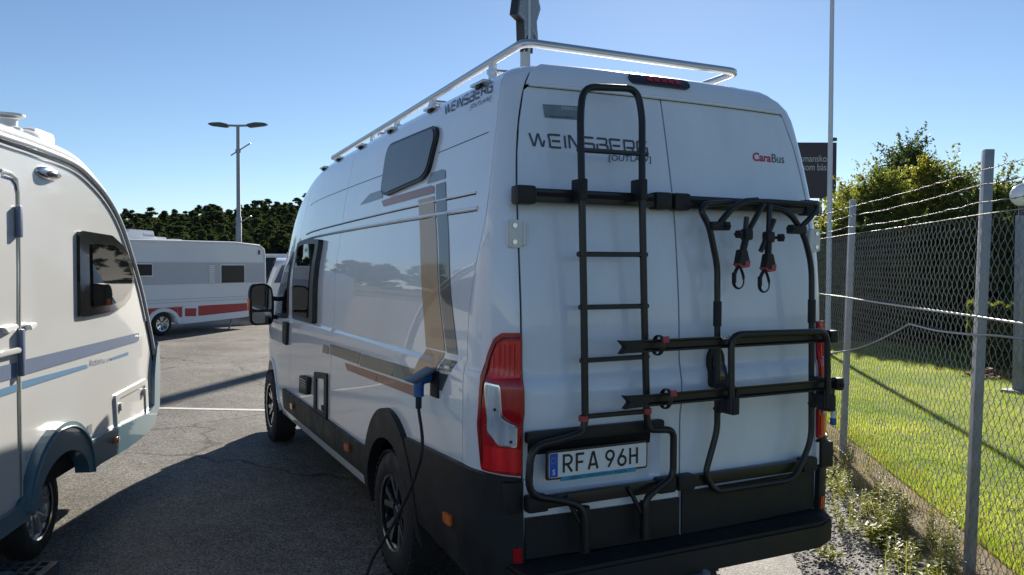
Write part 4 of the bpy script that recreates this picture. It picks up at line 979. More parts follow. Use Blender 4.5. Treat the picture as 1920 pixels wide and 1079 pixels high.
sheet('road_marking', [tuple((a_ - n_).xy), tuple((b_ - n_).xy), tuple((b_ + n_).xy), tuple((a_ + n_).xy)], .004, M['roadpaint'], label='thin white painted line across the asphalt', kind='structure')

# loose stones: one mass
def stones(name, n, fpos, s0, s1, m, seed, **k):
    rs = np.random.RandomState(seed); ico = np.array([(0, 0, 1), (.9, 0, .25), (.28, .85, .2), (-.72, .53, .3), (-.72, -.53, .2), (.28, -.85, .25), (0, 0, -.3)], float)
    tri = [(0, 1, 2), (0, 2, 3), (0, 3, 4), (0, 4, 5), (0, 5, 1), (6, 2, 1), (6, 3, 2), (6, 4, 3), (6, 5, 4), (6, 1, 5)]
    V = np.zeros((n, 7, 3)); 
    for i in range(n):
        x, y, z = fpos(rs); a = rs.rand() * 6.28; s = s0 + (s1 - s0) * rs.rand() ** 3
        q = ico * (1 + rs.uniform(-.3, .3, (7, 1))) * np.array([s * rs.uniform(.7, 1.2), s, s * rs.uniform(.4, .8)])
        c, sn = cos(a), sin(a); V[i, :, 0] = x + q[:, 0] * c - q[:, 1] * sn; V[i, :, 1] = y + q[:, 0] * sn + q[:, 1] * c; V[i, :, 2] = z + q[:, 2] * .9
    F = (np.array(tri)[None] + (np.arange(n) * 7)[:, None, None]).reshape(-1, 3)
    return raw_mesh(name, V.reshape(-1, 3), F, m, kind='stuff', **k)
def raw_mesh(name, V, F, m, parent=None, smooth=False, fm=None, **k):
    me = bpy.data.meshes.new(name); V = np.ascontiguousarray(V, dtype=np.float32); F = np.ascontiguousarray(F, dtype=np.int32); n, s = F.shape
    me.vertices.add(len(V)); me.vertices.foreach_set('co', V.ravel()); me.loops.add(n * s); me.loops.foreach_set('vertex_index', F.ravel())
    me.polygons.add(n); me.polygons.foreach_set('loop_start', np.arange(0, n * s, s, dtype=np.int32)); me.polygons.foreach_set('loop_total', np.full(n, s, dtype=np.int32))
    for q in (m if isinstance(m, (list, tuple)) else [m]): me.materials.append(q)
    if fm is not None: me.polygons.foreach_set('material_index', np.ascontiguousarray(fm, dtype=np.int32))
    if smooth: me.polygons.foreach_set('use_smooth', np.ones(n, dtype=bool))
    me.update(calc_edges=True); me.validate()
    return link(bpy.data.objects.new(name, me), parent, **k)
stones('verge_gravel', 26000, lambda r: (lambda s, d: (*fp(s, d).xy, .006))(r.rand() ** 1.4 * 11 - 1.6, -.95 + r.rand() ** 1.2 * 1.15), .004, .017, M['stone'], 5, label='loose gravel stones lying along the wire fence')
def lotpos(r):
    t = r.rand(); dist = 1.5 + 22 * t ** 1.3; ang = radians(26.3 + r.uniform(-34, 34)); return (-2.45 + sin(ang) * dist, -3.05 + cos(ang) * dist, .002)
stones('lot_grit', 9000, lotpos, .002, .011, M['stone'], 6, label='small stones and grit scattered on the asphalt')

# grass
def blades(name, n, fpos, h0, h1, wd, m, seed, **k):
    rs = np.random.RandomState(seed); P = fpos(rs, n); h = rs.uniform(h0, h1, n); a = rs.rand(n) * 6.283; ln = rs.uniform(.1, .7, n) * h; la = rs.rand(n) * 6.283
    V = np.zeros((n, 3, 3)); ww = wd * rs.uniform(.6, 1.3, n) / 2
    V[:, 0, 0] = P[:, 0] + np.cos(a) * ww; V[:, 0, 1] = P[:, 1] + np.sin(a) * ww
    V[:, 1, 0] = P[:, 0] - np.cos(a) * ww; V[:, 1, 1] = P[:, 1] - np.sin(a) * ww
    V[:, 2, 0] = P[:, 0] + np.cos(la) * ln; V[:, 2, 1] = P[:, 1] + np.sin(la) * ln
    V[:, :2, 2] = .01; V[:, 2, 2] = .01 + h
    return raw_mesh(name, V.reshape(-1, 3), np.arange(n * 3).reshape(n, 3), m, kind='stuff', **k)
def gpos(rs, n):
    s = -1.5 + rs.rand(n) ** 1.15 * 17; d = .28 + rs.rand(n) ** 1.5 * 13
    return np.stack([FO.x + FD.x * s + FN.x * d, FO.y + FD.y * s + FN.y * d], 1)
blades('lawn_grass', 330000, gpos, .018, .06, .006, M['grass'], 7, label='short bright green grass of the lawn behind the fence')
def dpos(rs, n):
    s = -1.8 + rs.rand(n) * 15; d = -.12 + rs.rand(n) ** 1.3 * .62 + .05 * np.sin(s * 5)
    return np.stack([FO.x + FD.x * s + FN.x * d, FO.y + FD.y * s + FN.y * d], 1)
blades('dry_grass', 14000, dpos, .02, .10, .004, M['dry'], 8, label='dry straw-coloured grass under the fence')
# weeds: upright leafy stems
def weed_mesh(seed, h, kind=0):
    r = random.Random(seed); V = []; F = []; fm = []
    def leaf(p, d, l, wd, mi):
        u = d.cross(Vector((0, 0, 1))); u = (u if u.length > .01 else Vector((1, 0, 0))).normalized() * wd / 2; i = len(V)
        V.extend([p, p + d * l * .5 + u, p + d * l + Vector((0, 0, -l * .15)), p + d * l * .5 - u]); F.append((i, i + 1, i + 2, i + 3)); fm.append(mi)
    for st in range(r.randint(1, 4) if kind == 0 else 8):
        a = r.random() * 6.28; tilt = r.uniform(.05, .35) if kind == 0 else r.uniform(.5, 1.2); H = h * r.uniform(.6, 1)
        dr_ = Vector((cos(a) * sin(tilt), sin(a) * sin(tilt), cos(tilt))); p0 = Vector((r.uniform(-.02, .02), r.uniform(-.02, .02), 0))
        u = Vector((-sin(a), cos(a), 0)) * .002; i = len(V); V.extend([p0 - u, p0 + u, p0 + dr_ * H + u * .4, p0 + dr_ * H - u * .4]); F.append((i, i + 1, i + 2, i + 3)); fm.append(0)
        u2 = Vector((cos(a), sin(a), 0)) * .002; i = len(V); V.extend([p0 - u2, p0 + u2, p0 + dr_ * H + u2 * .4, p0 + dr_ * H - u2 * .4]); F.append((i, i + 1, i + 2, i + 3)); fm.append(0)
        nl = int(H * 130) if kind == 0 else 10
        for k in range(nl):
            t = (k + .5) / nl; aa = k * 2.4 + r.random(); dd = Vector((cos(aa), sin(aa), r.uniform(.1, .9))).normalized()
            leaf(p0 + dr_ * H * (.1 + .9 * t), dd, r.uniform(.018, .045) * (1.2 - .6 * t) * (1 if kind == 0 else 1.8), r.uniform(.008, .014) * (1 if kind == 0 else 1.8), 0)
        if r.random() < .12: 
            for q in range(5): leaf(p0 + dr_ * H, Vector((r.uniform(-1, 1), r.uniform(-1, 1), r.uniform(0, 1))).normalized(), .012, .01, 1)
    me = bpy.data.meshes.new('weed'); me.from_pydata([tuple(v) for v in V], [], F); me.materials.append(M['weedred'] if kind == 2 else M['weed']); me.materials.append(M['flower'])
    me.polygons.foreach_set('material_index', fm); me.update(); return me
wm = [weed_mesh(20 + i, .12 + .05 * (i % 4)) for i in range(8)] + [weed_mesh(50 + i, .13, 1) for i in range(3)] + [weed_mesh(70 + i, .10, 2) for i in range(2)]
random.seed(11)
for i in range(210):
    s = -1.0 + random.random() ** 1.3 * 6.5; d = random.choice([random.uniform(-.75, -.15), random.uniform(-.5, .05), random.uniform(-.35, .1)])
    mi = random.choice(range(8)) if random.random() < .72 else (random.choice((8, 9, 10)) if random.random() < .75 else random.choice((11, 12)))
    o = bpy.data.objects.new('weed', wm[mi]); o.location = fp(s, d, .004); o.rotation_euler = (0, 0, random.random() * 6.28); q = random.uniform(.6, 1.5); o.scale = (q, q, q)
    lab = 'small upright grey-green weed growing in the gravel by the fence' if mi < 8 else ('low spreading leafy weed at the foot of the fence' if mi < 11 else 'weed with reddish leaves at the foot of the fence')
    link(o, None, lab, 'weed', 'weeds along the foot of the fence')

# ------------------------------------------------------------ chain-link fence
fence = empty('chain_link_fence', fp(0, 0), label='galvanised chain-link fence with square posts and three strands of barbed wire', cat='fence'); WORLD.add('chain_link_fence')
ps = [-2.6, .286, 3.174, 6.06, 8.95, 11.84, 14.73, 17.62, 20.5]
ph = [2.45, 2.47, 2.42, 2.41, 2.41, 2.41, 2.41, 2.41, 2.41]
Rf = Matrix.Rotation(-radians(34.99), 3, 'Z')
for s_, h_ in zip(ps, ph):
    lean = Vector((0, 0, 0))
    box('fence_post', fp(s_, .025 * (h_ / 2 - .15), h_ / 2 - .15), (.052, .054, h_ + .3), M['galv'], fence, R=Rf @ Matrix.Rotation(.025, 3, 'Y'), bev=.004)
S0, S1 = -3.1, 22.0; ZTp, ZBt = 2.09, .06
def sag(s, amp=.012): 
    k = max([q for q in ps if q <= s] + [ps[0]]); t = (s - k) / 2.89; return -amp * 4 * t * (1 - t) * (1 if 0 <= t <= 1 else 0)
pit, vh = .077, .0885
cols = int((S1 - S0) / (pit / 2)); rows = int((ZTp - ZBt) / (vh / 2))
rs = np.random.RandomState(3)
V = []; F = []
FDv = Vector((FD.x, FD.y, 0)); FNv = Vector((FN.x, FN.y, 0))
ncol = int((S1 - S0) / pit)
seg = 3; off = [(cos(2 * pi * j / seg + .5), sin(2 * pi * j / seg + .5)) for j in range(seg)]
allV = []; allF = []; base = 0
zz = ZTp - np.arange(rows + 1) * (vh / 2)
for c in range(ncol):
    sc_ = S0 + c * pit; wob = rs.uniform(-.003, .003, rows + 1)
    far = sc_ > 9
    s_arr = sc_ + np.where(np.arange(rows + 1) % 2 == 0, -.003, pit / 2 + .003) + wob
    s_arr = s_arr + 0
    if c % 1 == 0: pass
    d_arr = np.where(np.arange(rows + 1) % 2 == 0, -.003, .003) + .008 * np.sin(sc_ * 1.3 + zz * 2) - .030 + .025 * zz
    # alternate columns are mirrored so that the wires hook into one another
    P = np.stack([FO.x + FD.x * s_arr + FN.x * d_arr, FO.y + FD.y * s_arr + FN.y * d_arr, zz], 1)
    ringv = []
    for (a, b) in off: ringv.append(P + np.array([FD.x * a + FN.x * b, FD.y * a + FN.y * b, 0])[None] * .0017)
    R_ = np.stack(ringv, 1).reshape(-1, 3); allV.append(R_)
    i = np.arange(rows)[:, None]; j = np.arange(seg)[None]
    A = i * seg + j; B = i * seg + (j + 1) % seg; Cc = (i + 1) * seg + (j + 1) % seg; D = (i + 1) * seg + j
    allF.append(np.stack([A, B, Cc, D], -1).reshape(-1, 4) + base); base += len(R_)
    # the partner wire, zigzag the other way
    s2 = sc_ + pit + np.where(np.arange(rows + 1) % 2 == 0, .003, -pit / 2 - .003) - wob
    P = np.stack([FO.x + FD.x * s2 + FN.x * (d_arr + .002), FO.y + FD.y * s2 + FN.y * (d_arr + .002), zz], 1)
    R_ = np.stack([P + np.array([FD.x * a + FN.x * b, FD.y * a + FN.y * b, 0])[None] * .0017 for (a, b) in off], 1).reshape(-1, 3); allV.append(R_)
    allF.append(np.stack([A, B, Cc, D], -1).reshape(-1, 4) + base); base += len(R_)
raw_mesh('chain_link_mesh', np.concatenate(allV), np.concatenate(allF), M['wire'], fence, kind='stuff')
def fwire(name, z, r, m, dd=-.036, amp=.012, s0=S0, s1=S1, jit=0, seed=0):
    random.seed(seed); pts = [fp(s, dd + .025 * z + random.uniform(-jit, jit) * .4, z + sag(s, amp) + random.uniform(-jit, jit)) for s in np.arange(s0, s1, .11)]
    return tube(name, pts, r, m, fence, seg=6)
fwire('top_wire', 2.098, .0032, M['barb'], amp=.004)
fwire('middle_wire', 1.518, .0075, M['wire'], dd=-.046, amp=.004)
fwire('bottom_wire', .10, .0016, M['wire'], amp=.01)
for k, z in enumerate((2.352, 2.266, 2.168)):
    bw = fwire('barbed_wire', z, .0021, M['barb'], dd=-.036, amp=.010 + .006 * k, jit=.0045, seed=40 + k)
    bm = bmesh.new(); random.seed(60 + k)
    for s in np.arange(S0, S1, .105):
        c = fp(s, -.036 + .025 * z, z + sag(s, .010 + .006 * k)); 
        for q in range(2):
            a = random.random() * 3.14; dv_ = (FNv * cos(a) + Vector((0, 0, sin(a)))) * .014
            add_tube(bm, [c - dv_ + FDv * .003 * q, c + dv_ + FDv * .003 * q], .0011, 3)
        add_tube(bm, [c - FDv * .006, c + FDv * .006], .0042, 5)
    bm_obj('barbs', bm, M['barb'], bw, None, kind='stuff')
# cable on the fence and the plug at its end
fc = empty('fence_cable', fp(1.35, -.06, 1.39), label='thin grey cable strung along the wire fence beside the van', cat='cable'); WORLD.add('fence_cable')
cpts = [(5.6, .75), (4.6, .80), (3.637,0.943), (2.854,1.056), (2.361,1.146), (1.931,1.242), (1.554,1.338), (1.348,1.392), (1.304,1.397), (0.821,1.391), (0.248,1.412), (-0.327,1.441), (-3.0, 1.5)]
tube('cord', catmull([fp(a, -.05 + .025 * b, b) for a, b in cpts], 6), .0065, M['signside'], fc, seg=8)
hp = empty('hanging_plug', (.98, -.06, 1.1), label='blue and white plug hanging beside the right tail light of the van', cat='plug'); WORLD.add('hanging_plug')
q0 = Vector((0.89,-0.06,1.18)); q1 = Vector((0.889,-0.06,1.061)); q2 = Vector((0.886,-0.06,0.981))
tube('cord', [q0, q1], .004, M['rubber'], hp, seg=8)
tube('white_half', [q1, q1 * .45 + q2 * .55], .015, M['white'], hp, seg=12)
tube('blue_half', [q1 * .45 + q2 * .55, q2], .0165, M['blueplug'], hp, seg=12)

# ------------------------------------------------------------ poles, lamps, signs
pb = (10.62,8.823)
pl = empty('flag_pole', (*pb, 0), label='tall slim white pole standing on the lawn behind the fence', cat='pole'); WORLD.add('flag_pole')
bm = bmesh.new(); add_tube(bm, [(*pb, 0), (*pb, 3), (*pb, 11)], [.055, .05, .034], 16); bm_obj('shaft', bm, M['polewhite'], pl, .6)
box('base_plate', (*pb, .03), (.26, .26, .05), M['galv'], pl)
gb = (9.128,4.024)
gl = empty('globe_lamp', (*gb, 0), label='round milky globe lamp on a grey post behind the fence', cat='garden lamp'); WORLD.add('globe_lamp')
box('post', (*gb, 1.28), (.13, .13, 2.5), M['galv'], gl, bev=.006)
box('base_plate', (*gb, .03), (.42, .30, .05), M['galv'], gl)
tube('lamp_collar', [(*gb, 2.53), (*gb, 2.66)], .05, M['signback'], gl, seg=12)
bm = bmesh.new(); bmesh.ops.create_uvsphere(bm, u_segments=28, v_segments=18, radius=.165); bmesh.ops.translate(bm, vec=(*gb, 2.82), verts=bm.verts); bm_obj('globe', bm, M['globe'], gl, 3)
lp = Vector((2.189,31.489,1.76))
L_ = empty('parking_lamp', (lp.x, lp.y, 0), label='tall double-headed lamp post behind the red and white caravan', cat='street lamp'); WORLD.add('parking_lamp')
top = ((2.245,31.631,7.512))[2]
bm = bmesh.new(); add_tube(bm, [(lp.x, lp.y, 0), (lp.x, lp.y, top * .5), (lp.x, lp.y, top * .5 + .05), (lp.x, lp.y, top)], [.125, .115, .085, .07], 14); bm_obj('mast', bm, M['polegrey'], L_, .6)
ra = _r.copy(); ra.z = 0; ra.normalize(); fw_ = Vector((-ra.y, ra.x, 0))
for s in (-1, 1):
    arm = tube('lamp_arm', [(lp.x, lp.y, top - .03), Vector((lp.x, lp.y, top - .02)) + ra * s * .42], .045, M['polegrey'], L_, seg=10)
    hp_ = Vector((lp.x, lp.y, top)); o = .36
    prof = [(o, -.05), (o + .1, -.11), (o + .75, -.03), (o + .86, .035), (o + .7, .085), (o + .35, .10), (o + .12, .05), (o, .02)]
    prism('lamp_head', prof, -.14, .14, (hp_, ra * s, (0, 0, 1), fw_), M['lamphead'], L_, bev=.03)
for z, l in ((top - 1.05, 1), (top - 4.0, .6)):
    c = Vector((lp.x, lp.y, z)); d = (ra + Vector((0, 0, .62))).normalized()
    tube('flag_bracket', [c - d * (.35 if l == 1 else .02), c + d * .6], .028, M['polegrey'], L_, seg=8)
    tube('bracket_clamp', [c - Vector((0, 0, .06)), c + Vector((0, 0, .06))], .11, M['polegrey'], L_, seg=12)
# pylon sign seen edge-on above the van roof
pyb = Vector((14.14, 29.19, 0))
py_ = empty('pylon_sign', pyb, label='tall grey pylon with star-shaped sign panels seen almost edge-on above the van roof', cat='sign'); WORLD.add('pylon_sign')
bm = bmesh.new(); add_tube(bm, [pyb, pyb + Vector((0, 0, 8)), pyb + Vector((0, 0, 17.4))], [.25, .23, .22], 20); bm_obj('mast', bm, M['polewhite'], py_, .6)
vd = (pyb - Vector((_c.x, _c.y, 0))).normalized(); sidev = Vector((vd.y, -vd.x, 0))
def leafshape(k): return [(0, 4.2 * k), (.75 * k, 2.6 * k), (2.2 * k, 3.0 * k), (1.9 * k, 1.7 * k), (3.9 * k, .9 * k), (2.6 * k, 0), (3.2 * k, -.9 * k), (1.5 * k, -.8 * k), (1.3 * k, -1.7 * k), (.35 * k, -1.2 * k), (.3 * k, -1.9 * k), (-.3 * k, -1.9 * k), (-.35 * k, -1.2 * k), (-1.3 * k, -1.7 * k), (-1.5 * k, -.8 * k), (-3.2 * k, -.9 * k), (-2.6 * k, 0), (-3.9 * k, .9 * k), (-1.9 * k, 1.7 * k), (-2.2 * k, 3.0 * k), (-.75 * k, 2.6 * k)]
pd = (Matrix.Rotation(radians(-12), 3, 'Z') @ vd).normalized(); nn = Vector((pd.y, -pd.x, 0)); pz = pyb + Vector((0, 0, 13.2)) - sidev * .02
lf = [(a * .72, b) for a, b in leafshape(1.0)]
sp = prism('sign_panel', lf, -.17, .17, (pz, pd, (0, 0, 1), nn), M['signback'], py_, bev=0)
for sg_ in (-1, 1):
    prism('sign_face', [(a * .93, b * .93) for a, b in lf], .171, .185, (pz, pd, (0, 0, 1), nn * sg_), M['signside'], sp)
    bm = bmesh.new()
    for k in range(len(lf)):
        p0, p1 = Vector(lf[k]), Vector(lf[(k + 1) % len(lf)]); m_ = max(1, int((p1 - p0).length / .35))
        for q in range(m_):
            c = (p0 + (p1 - p0) * q / m_) * .84; c3 = pz + pd * c.x + Vector((0, 0, c.y)) + nn * sg_ * .185; add_cyl(bm, c3, c3 + nn * sg_ * .02, .035, 6)
    bm_obj('bulb_row', bm, M['globe'], sp)
# plum board with lettering beyond the trees
bd = 34.0
b0, b1 = Vector((22.349,22.783,6.973)), Vector((24.926,21.509,7.025)); b2 = Vector((24.903,21.451,4.69))
bo = empty('notice_board', ((b0.x + b1.x) / 2, (b0.y + b1.y) / 2, 0), label='plum-brown board with pale lettering between the van and the white pole', cat='sign'); WORLD.add('notice_board')
bx = Vector((b1.x - b0.x, b1.y - b0.y, 0)); W_ = bx.length; bx.normalize(); bn = Vector((bx.y, -bx.x, 0))
prism('board_face', [(0, b2.z), (W_, b2.z), (W_, b1.z), (0, b1.z)], -.06, .06, ((b0.x, b0.y, 0), bx, (0, 0, 1), bn), M['board'], bo, bev=.01)
for t in (.2, .8):
    q = Vector((b0.x, b0.y, 0)) + bx * W_ * t - bn * .12; tube('board_leg', [q, q + Vector((0, 0, b1.z - .1))], .06, M['polegrey'], bo, seg=8)
box('board_spotlight', Vector((b0.x, b0.y, b1.z + .12)) + bx * (W_ - .15) + bn * .1, (.2, .2, .14), M['lamphead'], bo, bev=.02)
def onb(a, b): return Vector((b0.x, b0.y, 0)) + bx * a + bn * .062 + Vector((0, 0, b))
def bxy(px, z): return ((px - 1440) / 128 * W_, z)
zt1 = ((23.549,22.166,6.213))[2]; zt2 = ((23.545,22.157,5.854))[2]; zh = .30
text_on('board_lettering', 'smansko', (bxy(1500, zt1), bxy(1549.5, zt1), bxy(1500, zt1 + zh * .95)), M['boardtxt'], bo, onb)
text_on('board_lettering', 'som bäs', (bxy(1504.5, zt2), bxy(1549, zt2), bxy(1504.5, zt2 + zh * .95)), M['boardtxt'], bo, onb)

# ------------------------------------------------------------ trees
def rand_dirs(rs, n):
    v = rs.normal(size=(n, 3)); return v / np.linalg.norm(v, axis=1)[:, None]
def leaf_quads(C, rs, size, flat=0.0):
    n = len(C); a = rand_dirs(rs, n); b = np.cross(a, rand_dirs(rs, n)); b /= np.linalg.norm(b, axis=1)[:, None] + 1e-9
    s = size * rs.uniform(.6, 1.4, n)[:, None]
    V = np.stack([C - a * s, C + b * s * .5, C + a * s, C - b * s * .5], 1)
    return V.reshape(-1, 3), np.arange(n * 4).reshape(n, 4)
def crown_points(rs, n, blobs):
    """points through the volume of many overlapping clumps, denser towards each clump's skin"""
    B = np.array(blobs); wts = B[:, 3] ** 2; k = rs.choice(len(B), n, p=wts / wts.sum())
    r = B[k, 3] * rs.uniform(.45, 1.0, n) ** .6; d = rand_dirs(rs, n); d[:, 2] = np.abs(d[:, 2]) * .9 - .25 * rs.rand(n)
    P = B[k, :3] + d * (r * (1 + .25 * rs.normal(size=n)))[:, None] * np.array([1, 1, .8])
    ns = int(n * .3 / 26); kk = rs.choice(len(B), ns, p=wts / wts.sum()); dd = rand_dirs(rs, ns); dd[:, 2] = np.abs(dd[:, 2]) + .25; dd /= np.linalg.norm(dd, axis=1)[:, None]
    for i in range(ns):
        L_ = B[kk[i], 3] * rs.uniform(.5, 1.1); t = rs.rand(26); P[i * 26:(i + 1) * 26] = B[kk[i], :3] + dd[i] * (B[kk[i], 3] * .75 + L_ * t)[:, None] + rs.normal(size=(26, 3)) * .05 * B[kk[i], 3] * (1.6 - t)[:, None]
    return P
def tree(name, loc, h, w_, seed, m, n=9000, leaf=.06, label='', group=None, low=.12, cat='tree', spiky=0):
    rs = np.random.RandomState(seed); t = empty(name, loc, label=label, cat=cat, group=group)
    bm = bmesh.new(); blobs = []; nb = 58
    tip = Vector((rs.uniform(-.2, .2), rs.uniform(-.2, .2), h * .86)); add_tube(bm, [(0, 0, -.1), (.04, .02, h * .35), tip], [.045 * h * .5 + .03, .03 * h * .5 + .02, .012], 8)
    for i in range(nb):
        u = (i + .5) / nb; z = h * (low + (.86 - low) * u); rad = w_ * .5 * (sin(pi * min(1, .25 + u * .72)) ** .7) * rs.uniform(.55, 1.0); a = i * 2.4 + rs.uniform(-.4, .4)
        c = (cos(a) * rad * .75, sin(a) * rad * .75, z); br = w_ * rs.uniform(.09, .20) * (1.15 - .45 * u); blobs.append((*c, br))
        if i % 2 == 0: add_tube(bm, [(0, 0, max(.1, z - .25 * h * (1 - u))), (c[0] * .5, c[1] * .5, z - .06 * h), c], [.018 * h * .5, .012 * h * .5, .004], 5)
    blobs.append((0, 0, h * .88, w_ * .17)); blobs.append((0, 0, h * .6, w_ * .3))
    for i in range(spiky // 2):
        a = rs.rand() * 6.28; rr = rs.rand() * w_ * .35; z0 = h * rs.uniform(.7, .9); dx = rs.uniform(-.2, .2); L2 = h * rs.uniform(.14, .26)
        add_tube(bm, [(cos(a) * rr, sin(a) * rr, z0), (cos(a) * rr + dx, sin(a) * rr + dx, z0 + L2)], [.008, .003], 4)
        for k in range(3): blobs.append((cos(a) * rr + dx * k / 4, sin(a) * rr + dx * k / 4, z0 + L2 * (k + .5) / 4, .05))
    bm_obj('trunk', bm, M['bark'], t, .8)
    V, F = leaf_quads(crown_points(rs, int(n * 1.9), blobs), rs, leaf * .85)
    raw_mesh('crown', V, F, m, t)
    return t
def treeD(px, D, ytop, wpx, seed, m, name='broadleaf_tree', **k):
    u = (px - 960) / 1513.9; d = _a + _r * u; d = Vector((d.x, d.y, 0)); loc = Vector((_c.x, _c.y, 0)) + d * D
    h = 1.80 + (500.5 - ytop) / 1513.9 * D; return tree(name, (loc.x, loc.y, 0), h * 1.10, wpx / 1513.9 * D, seed, m, **k)
treeD(1600, 24.0, 355, 200, 1, M['leafC'], name='broadleaf_shrub', n=15000, leaf=.05, label='yellow-green leafy shrub just right of the white pole', spiky=5, cat='shrub')
treeD(1695, 26.0, 288, 240, 2, M['leafB'], n=26000, leaf=.06, label='tallest dark green tree right of the white pole, its round top against the sky', low=.2)
treeD(1650, 22.5, 338, 230, 3, M['leafA'], name='broadleaf_shrub', n=20000, leaf=.05, label='olive-green shrub in front of the tallest dark tree', spiky=5, cat='shrub')
treeD(1735, 20.5, 315, 150, 4, M['leafC'], name='broadleaf_shrub', n=18000, leaf=.045, label='yellowish upright shrub in front of the right edge of the tallest tree', spiky=5, cat='shrub')
treeD(1795, 20.0, 330, 230, 5, M['leafA'], name='broadleaf_shrub', n=20000, leaf=.045, label='olive shrub with bare twigs on top, left of the nearest fence post', spiky=5, cat='shrub')
treeD(1875, 18.5, 352, 240, 6, M['leafA'], name='broadleaf_shrub', n=20000, leaf=.045, label='olive shrub behind the globe lamp, right of the nearest fence post', spiky=5, cat='shrub')
treeD(1960, 18.0, 360, 170, 7, M['leafC'], name='broadleaf_shrub', n=14000, leaf=.045, label='yellow-green shrub at the right edge of the picture', spiky=5, cat='shrub')
treeD(1575, 28.0, 392, 190, 8, M['leafA'], n=14000, leaf=.07, label='dark tree low behind the white pole, right of the van', low=.15)
treeD(1640, 20.5, 432, 150, 9, M['leafB'], name='broadleaf_shrub', n=17000, leaf=.06, label='low dark shrub behind the left fence bay', low=.03, cat='shrub')
treeD(1730, 19.0, 425, 150, 10, M['leafB'], name='broadleaf_shrub', n=17000, leaf=.06, label='low dark shrub behind the middle of the long fence bay', low=.03, cat='shrub')
treeD(1820, 17.5, 430, 150, 12, M['leafB'], name='broadleaf_shrub', n=17000, leaf=.06, label='low dark shrub behind the nearest fence post', low=.03, cat='shrub')
treeD(1905, 16.5, 425, 150, 13, M['leafB'], name='broadleaf_shrub', n=17000, leaf=.06, label='low dark shrub behind the globe lamp post', low=.03, cat='shrub')
for k, (px, D_) in enumerate(((1560, 22), (1500, 24), (1990, 16), (2080, 16), (2180, 15), (2300, 14))):
    treeD(px, D_, 400 if px > 1600 else 430, 170, 30 + k, M['leafB'] if k % 2 else M['leafA'], name='broadleaf_shrub', n=9000, leaf=.07, label='green shrub continuing the row beyond the lawn', group='shrubs continuing the row outside the view', low=.03, cat='shrub')
# clipped hedge
h0, h1 = (11.218,6.245), (12.003,5.077)
hd = Vector((h1[0] - h0[0], h1[1] - h0[1], 0)); HL = hd.length; rs = np.random.RandomState(77)
hg = empty('box_hedge', ((h0[0] + h1[0]) / 2, (h0[1] + h1[1]) / 2, 0), label='low clipped hedge with a sunlit top behind the fence, in front of the shrubs', cat='hedge'); WORLD.add('box_hedge')
n = 30000; u = rs.rand(n); a = rs.rand(n); z = rs.rand(n); face = rs.randint(0, 3, n); z = np.where(face == 0, 1.0 - rs.rand(n) * .06, z); a = np.where(face == 1, rs.rand(n) * .08, a); 
hx = Vector(hd).normalized(); hy = Vector((-hx.y, hx.x, 0)); top_ = 1.12
C_ = np.stack([h0[0] + hx.x * u * HL + hy.x * a * 1.1, h0[1] + hx.y * u * HL + hy.y * a * 1.1, z * top_ + rs.normal(size=n) * .02 + .04 * np.sin(u * 40)], 1)
V, F = leaf_quads(C_, rs, .032); raw_mesh('foliage', V, F, M['leafA'], hg)
prism('stems', [(.05, 0), (HL - .05, 0), (HL - .05, .95), (.05, .95)], .15, .95, (Vector((h0[0], h0[1], 0)), hx, (0, 0, 1), hy), M['bark'], hg)
# red-brown heap
mh = (10.392,5.258); bm = bmesh.new(); rr = random.Random(4)
for i in range(90):
    a = rr.random() * 6.28; q = rr.random() ** .5 * .42; add_box(bm, (mh[0] + cos(a) * q * 1.2, mh[1] + sin(a) * q * .8, .02 + .14 * (1 - q / .42) * rr.random()), (rr.uniform(.03, .09), rr.uniform(.03, .07), rr.uniform(.02, .06)), rz=rr.random() * 3)
bm_obj('bark_heap', bm, M['redmulch'], None, kind='stuff', label='small heap of red-brown bark on the lawn by the hedge', cat='heap')

# hill with its pines
def hillz(x, y):
    # rises to the north-west, seen between the two vehicles
    d = sqrt((x + 2.45) ** 2 + (y + 3.05) ** 2); az = math.degrees(atan2(x + 2.45, y + 3.05))
    f = max(0, min(1, (d - 95) / 90)); f = f * f * (3 - 2 * f); g = max(0, min(1, (az - 38) / 8)); return -0.05 + f * (4.6 + 5.0 * max(0, min(1.4, (az + 1) / 13))) * (1 - g)
V = []; F = []; na, nd = 60, 24
for i in range(na):
    az = radians(-60 + 130 * i / (na - 1))
    for j in range(nd):
        d = 80 + 220 * j / (nd - 1); x = -2.45 + sin(az) * d; y = -3.05 + cos(az) * d; V.append((x, y, hillz(x, y)))
for i in range(na - 1):
    for j in range(nd - 1): F.append((i * nd + j, (i + 1) * nd + j, (i + 1) * nd + j + 1, i * nd + j + 1))
mesh_obj('wooded_hill', V, F, M['hill'], None, smooth=True, label='low wooded hill closing the view behind the caravans', kind='structure')
def pine_mesh(seed):
    rs = np.random.RandomState(seed); n = 2600; h = 11 * rs.uniform(.8, 1.15); wf_ = rs.uniform(.75, 1.25)
    C = []; nb = 60
    for i in range(nb):
        u = rs.rand() ** .8; z = h * (.28 + .70 * u); rad = wf_ * (2.5 * (1 - u ** 2.6) + .25); a = rs.rand() * 6.283; q = rad * rs.uniform(.25, 1.0)
        m_ = 70; e = rs.normal(size=(m_, 3)) * np.array([.34, .34, .13]) * (1.15 - .6 * u)
        C.append(np.array([cos(a) * q, sin(a) * q, z]) + e)
    C = np.concatenate(C); return leaf_quads(C, rs, .21)
def broad_mesh(seed):
    rs = np.random.RandomState(seed); bl = [(rs.uniform(-2, 2), rs.uniform(-2, 2), rs.uniform(2, 7.5), rs.uniform(.9, 1.7)) for _ in range(18)]
    return leaf_quads(crown_points(rs, 3600, bl), rs, .21)
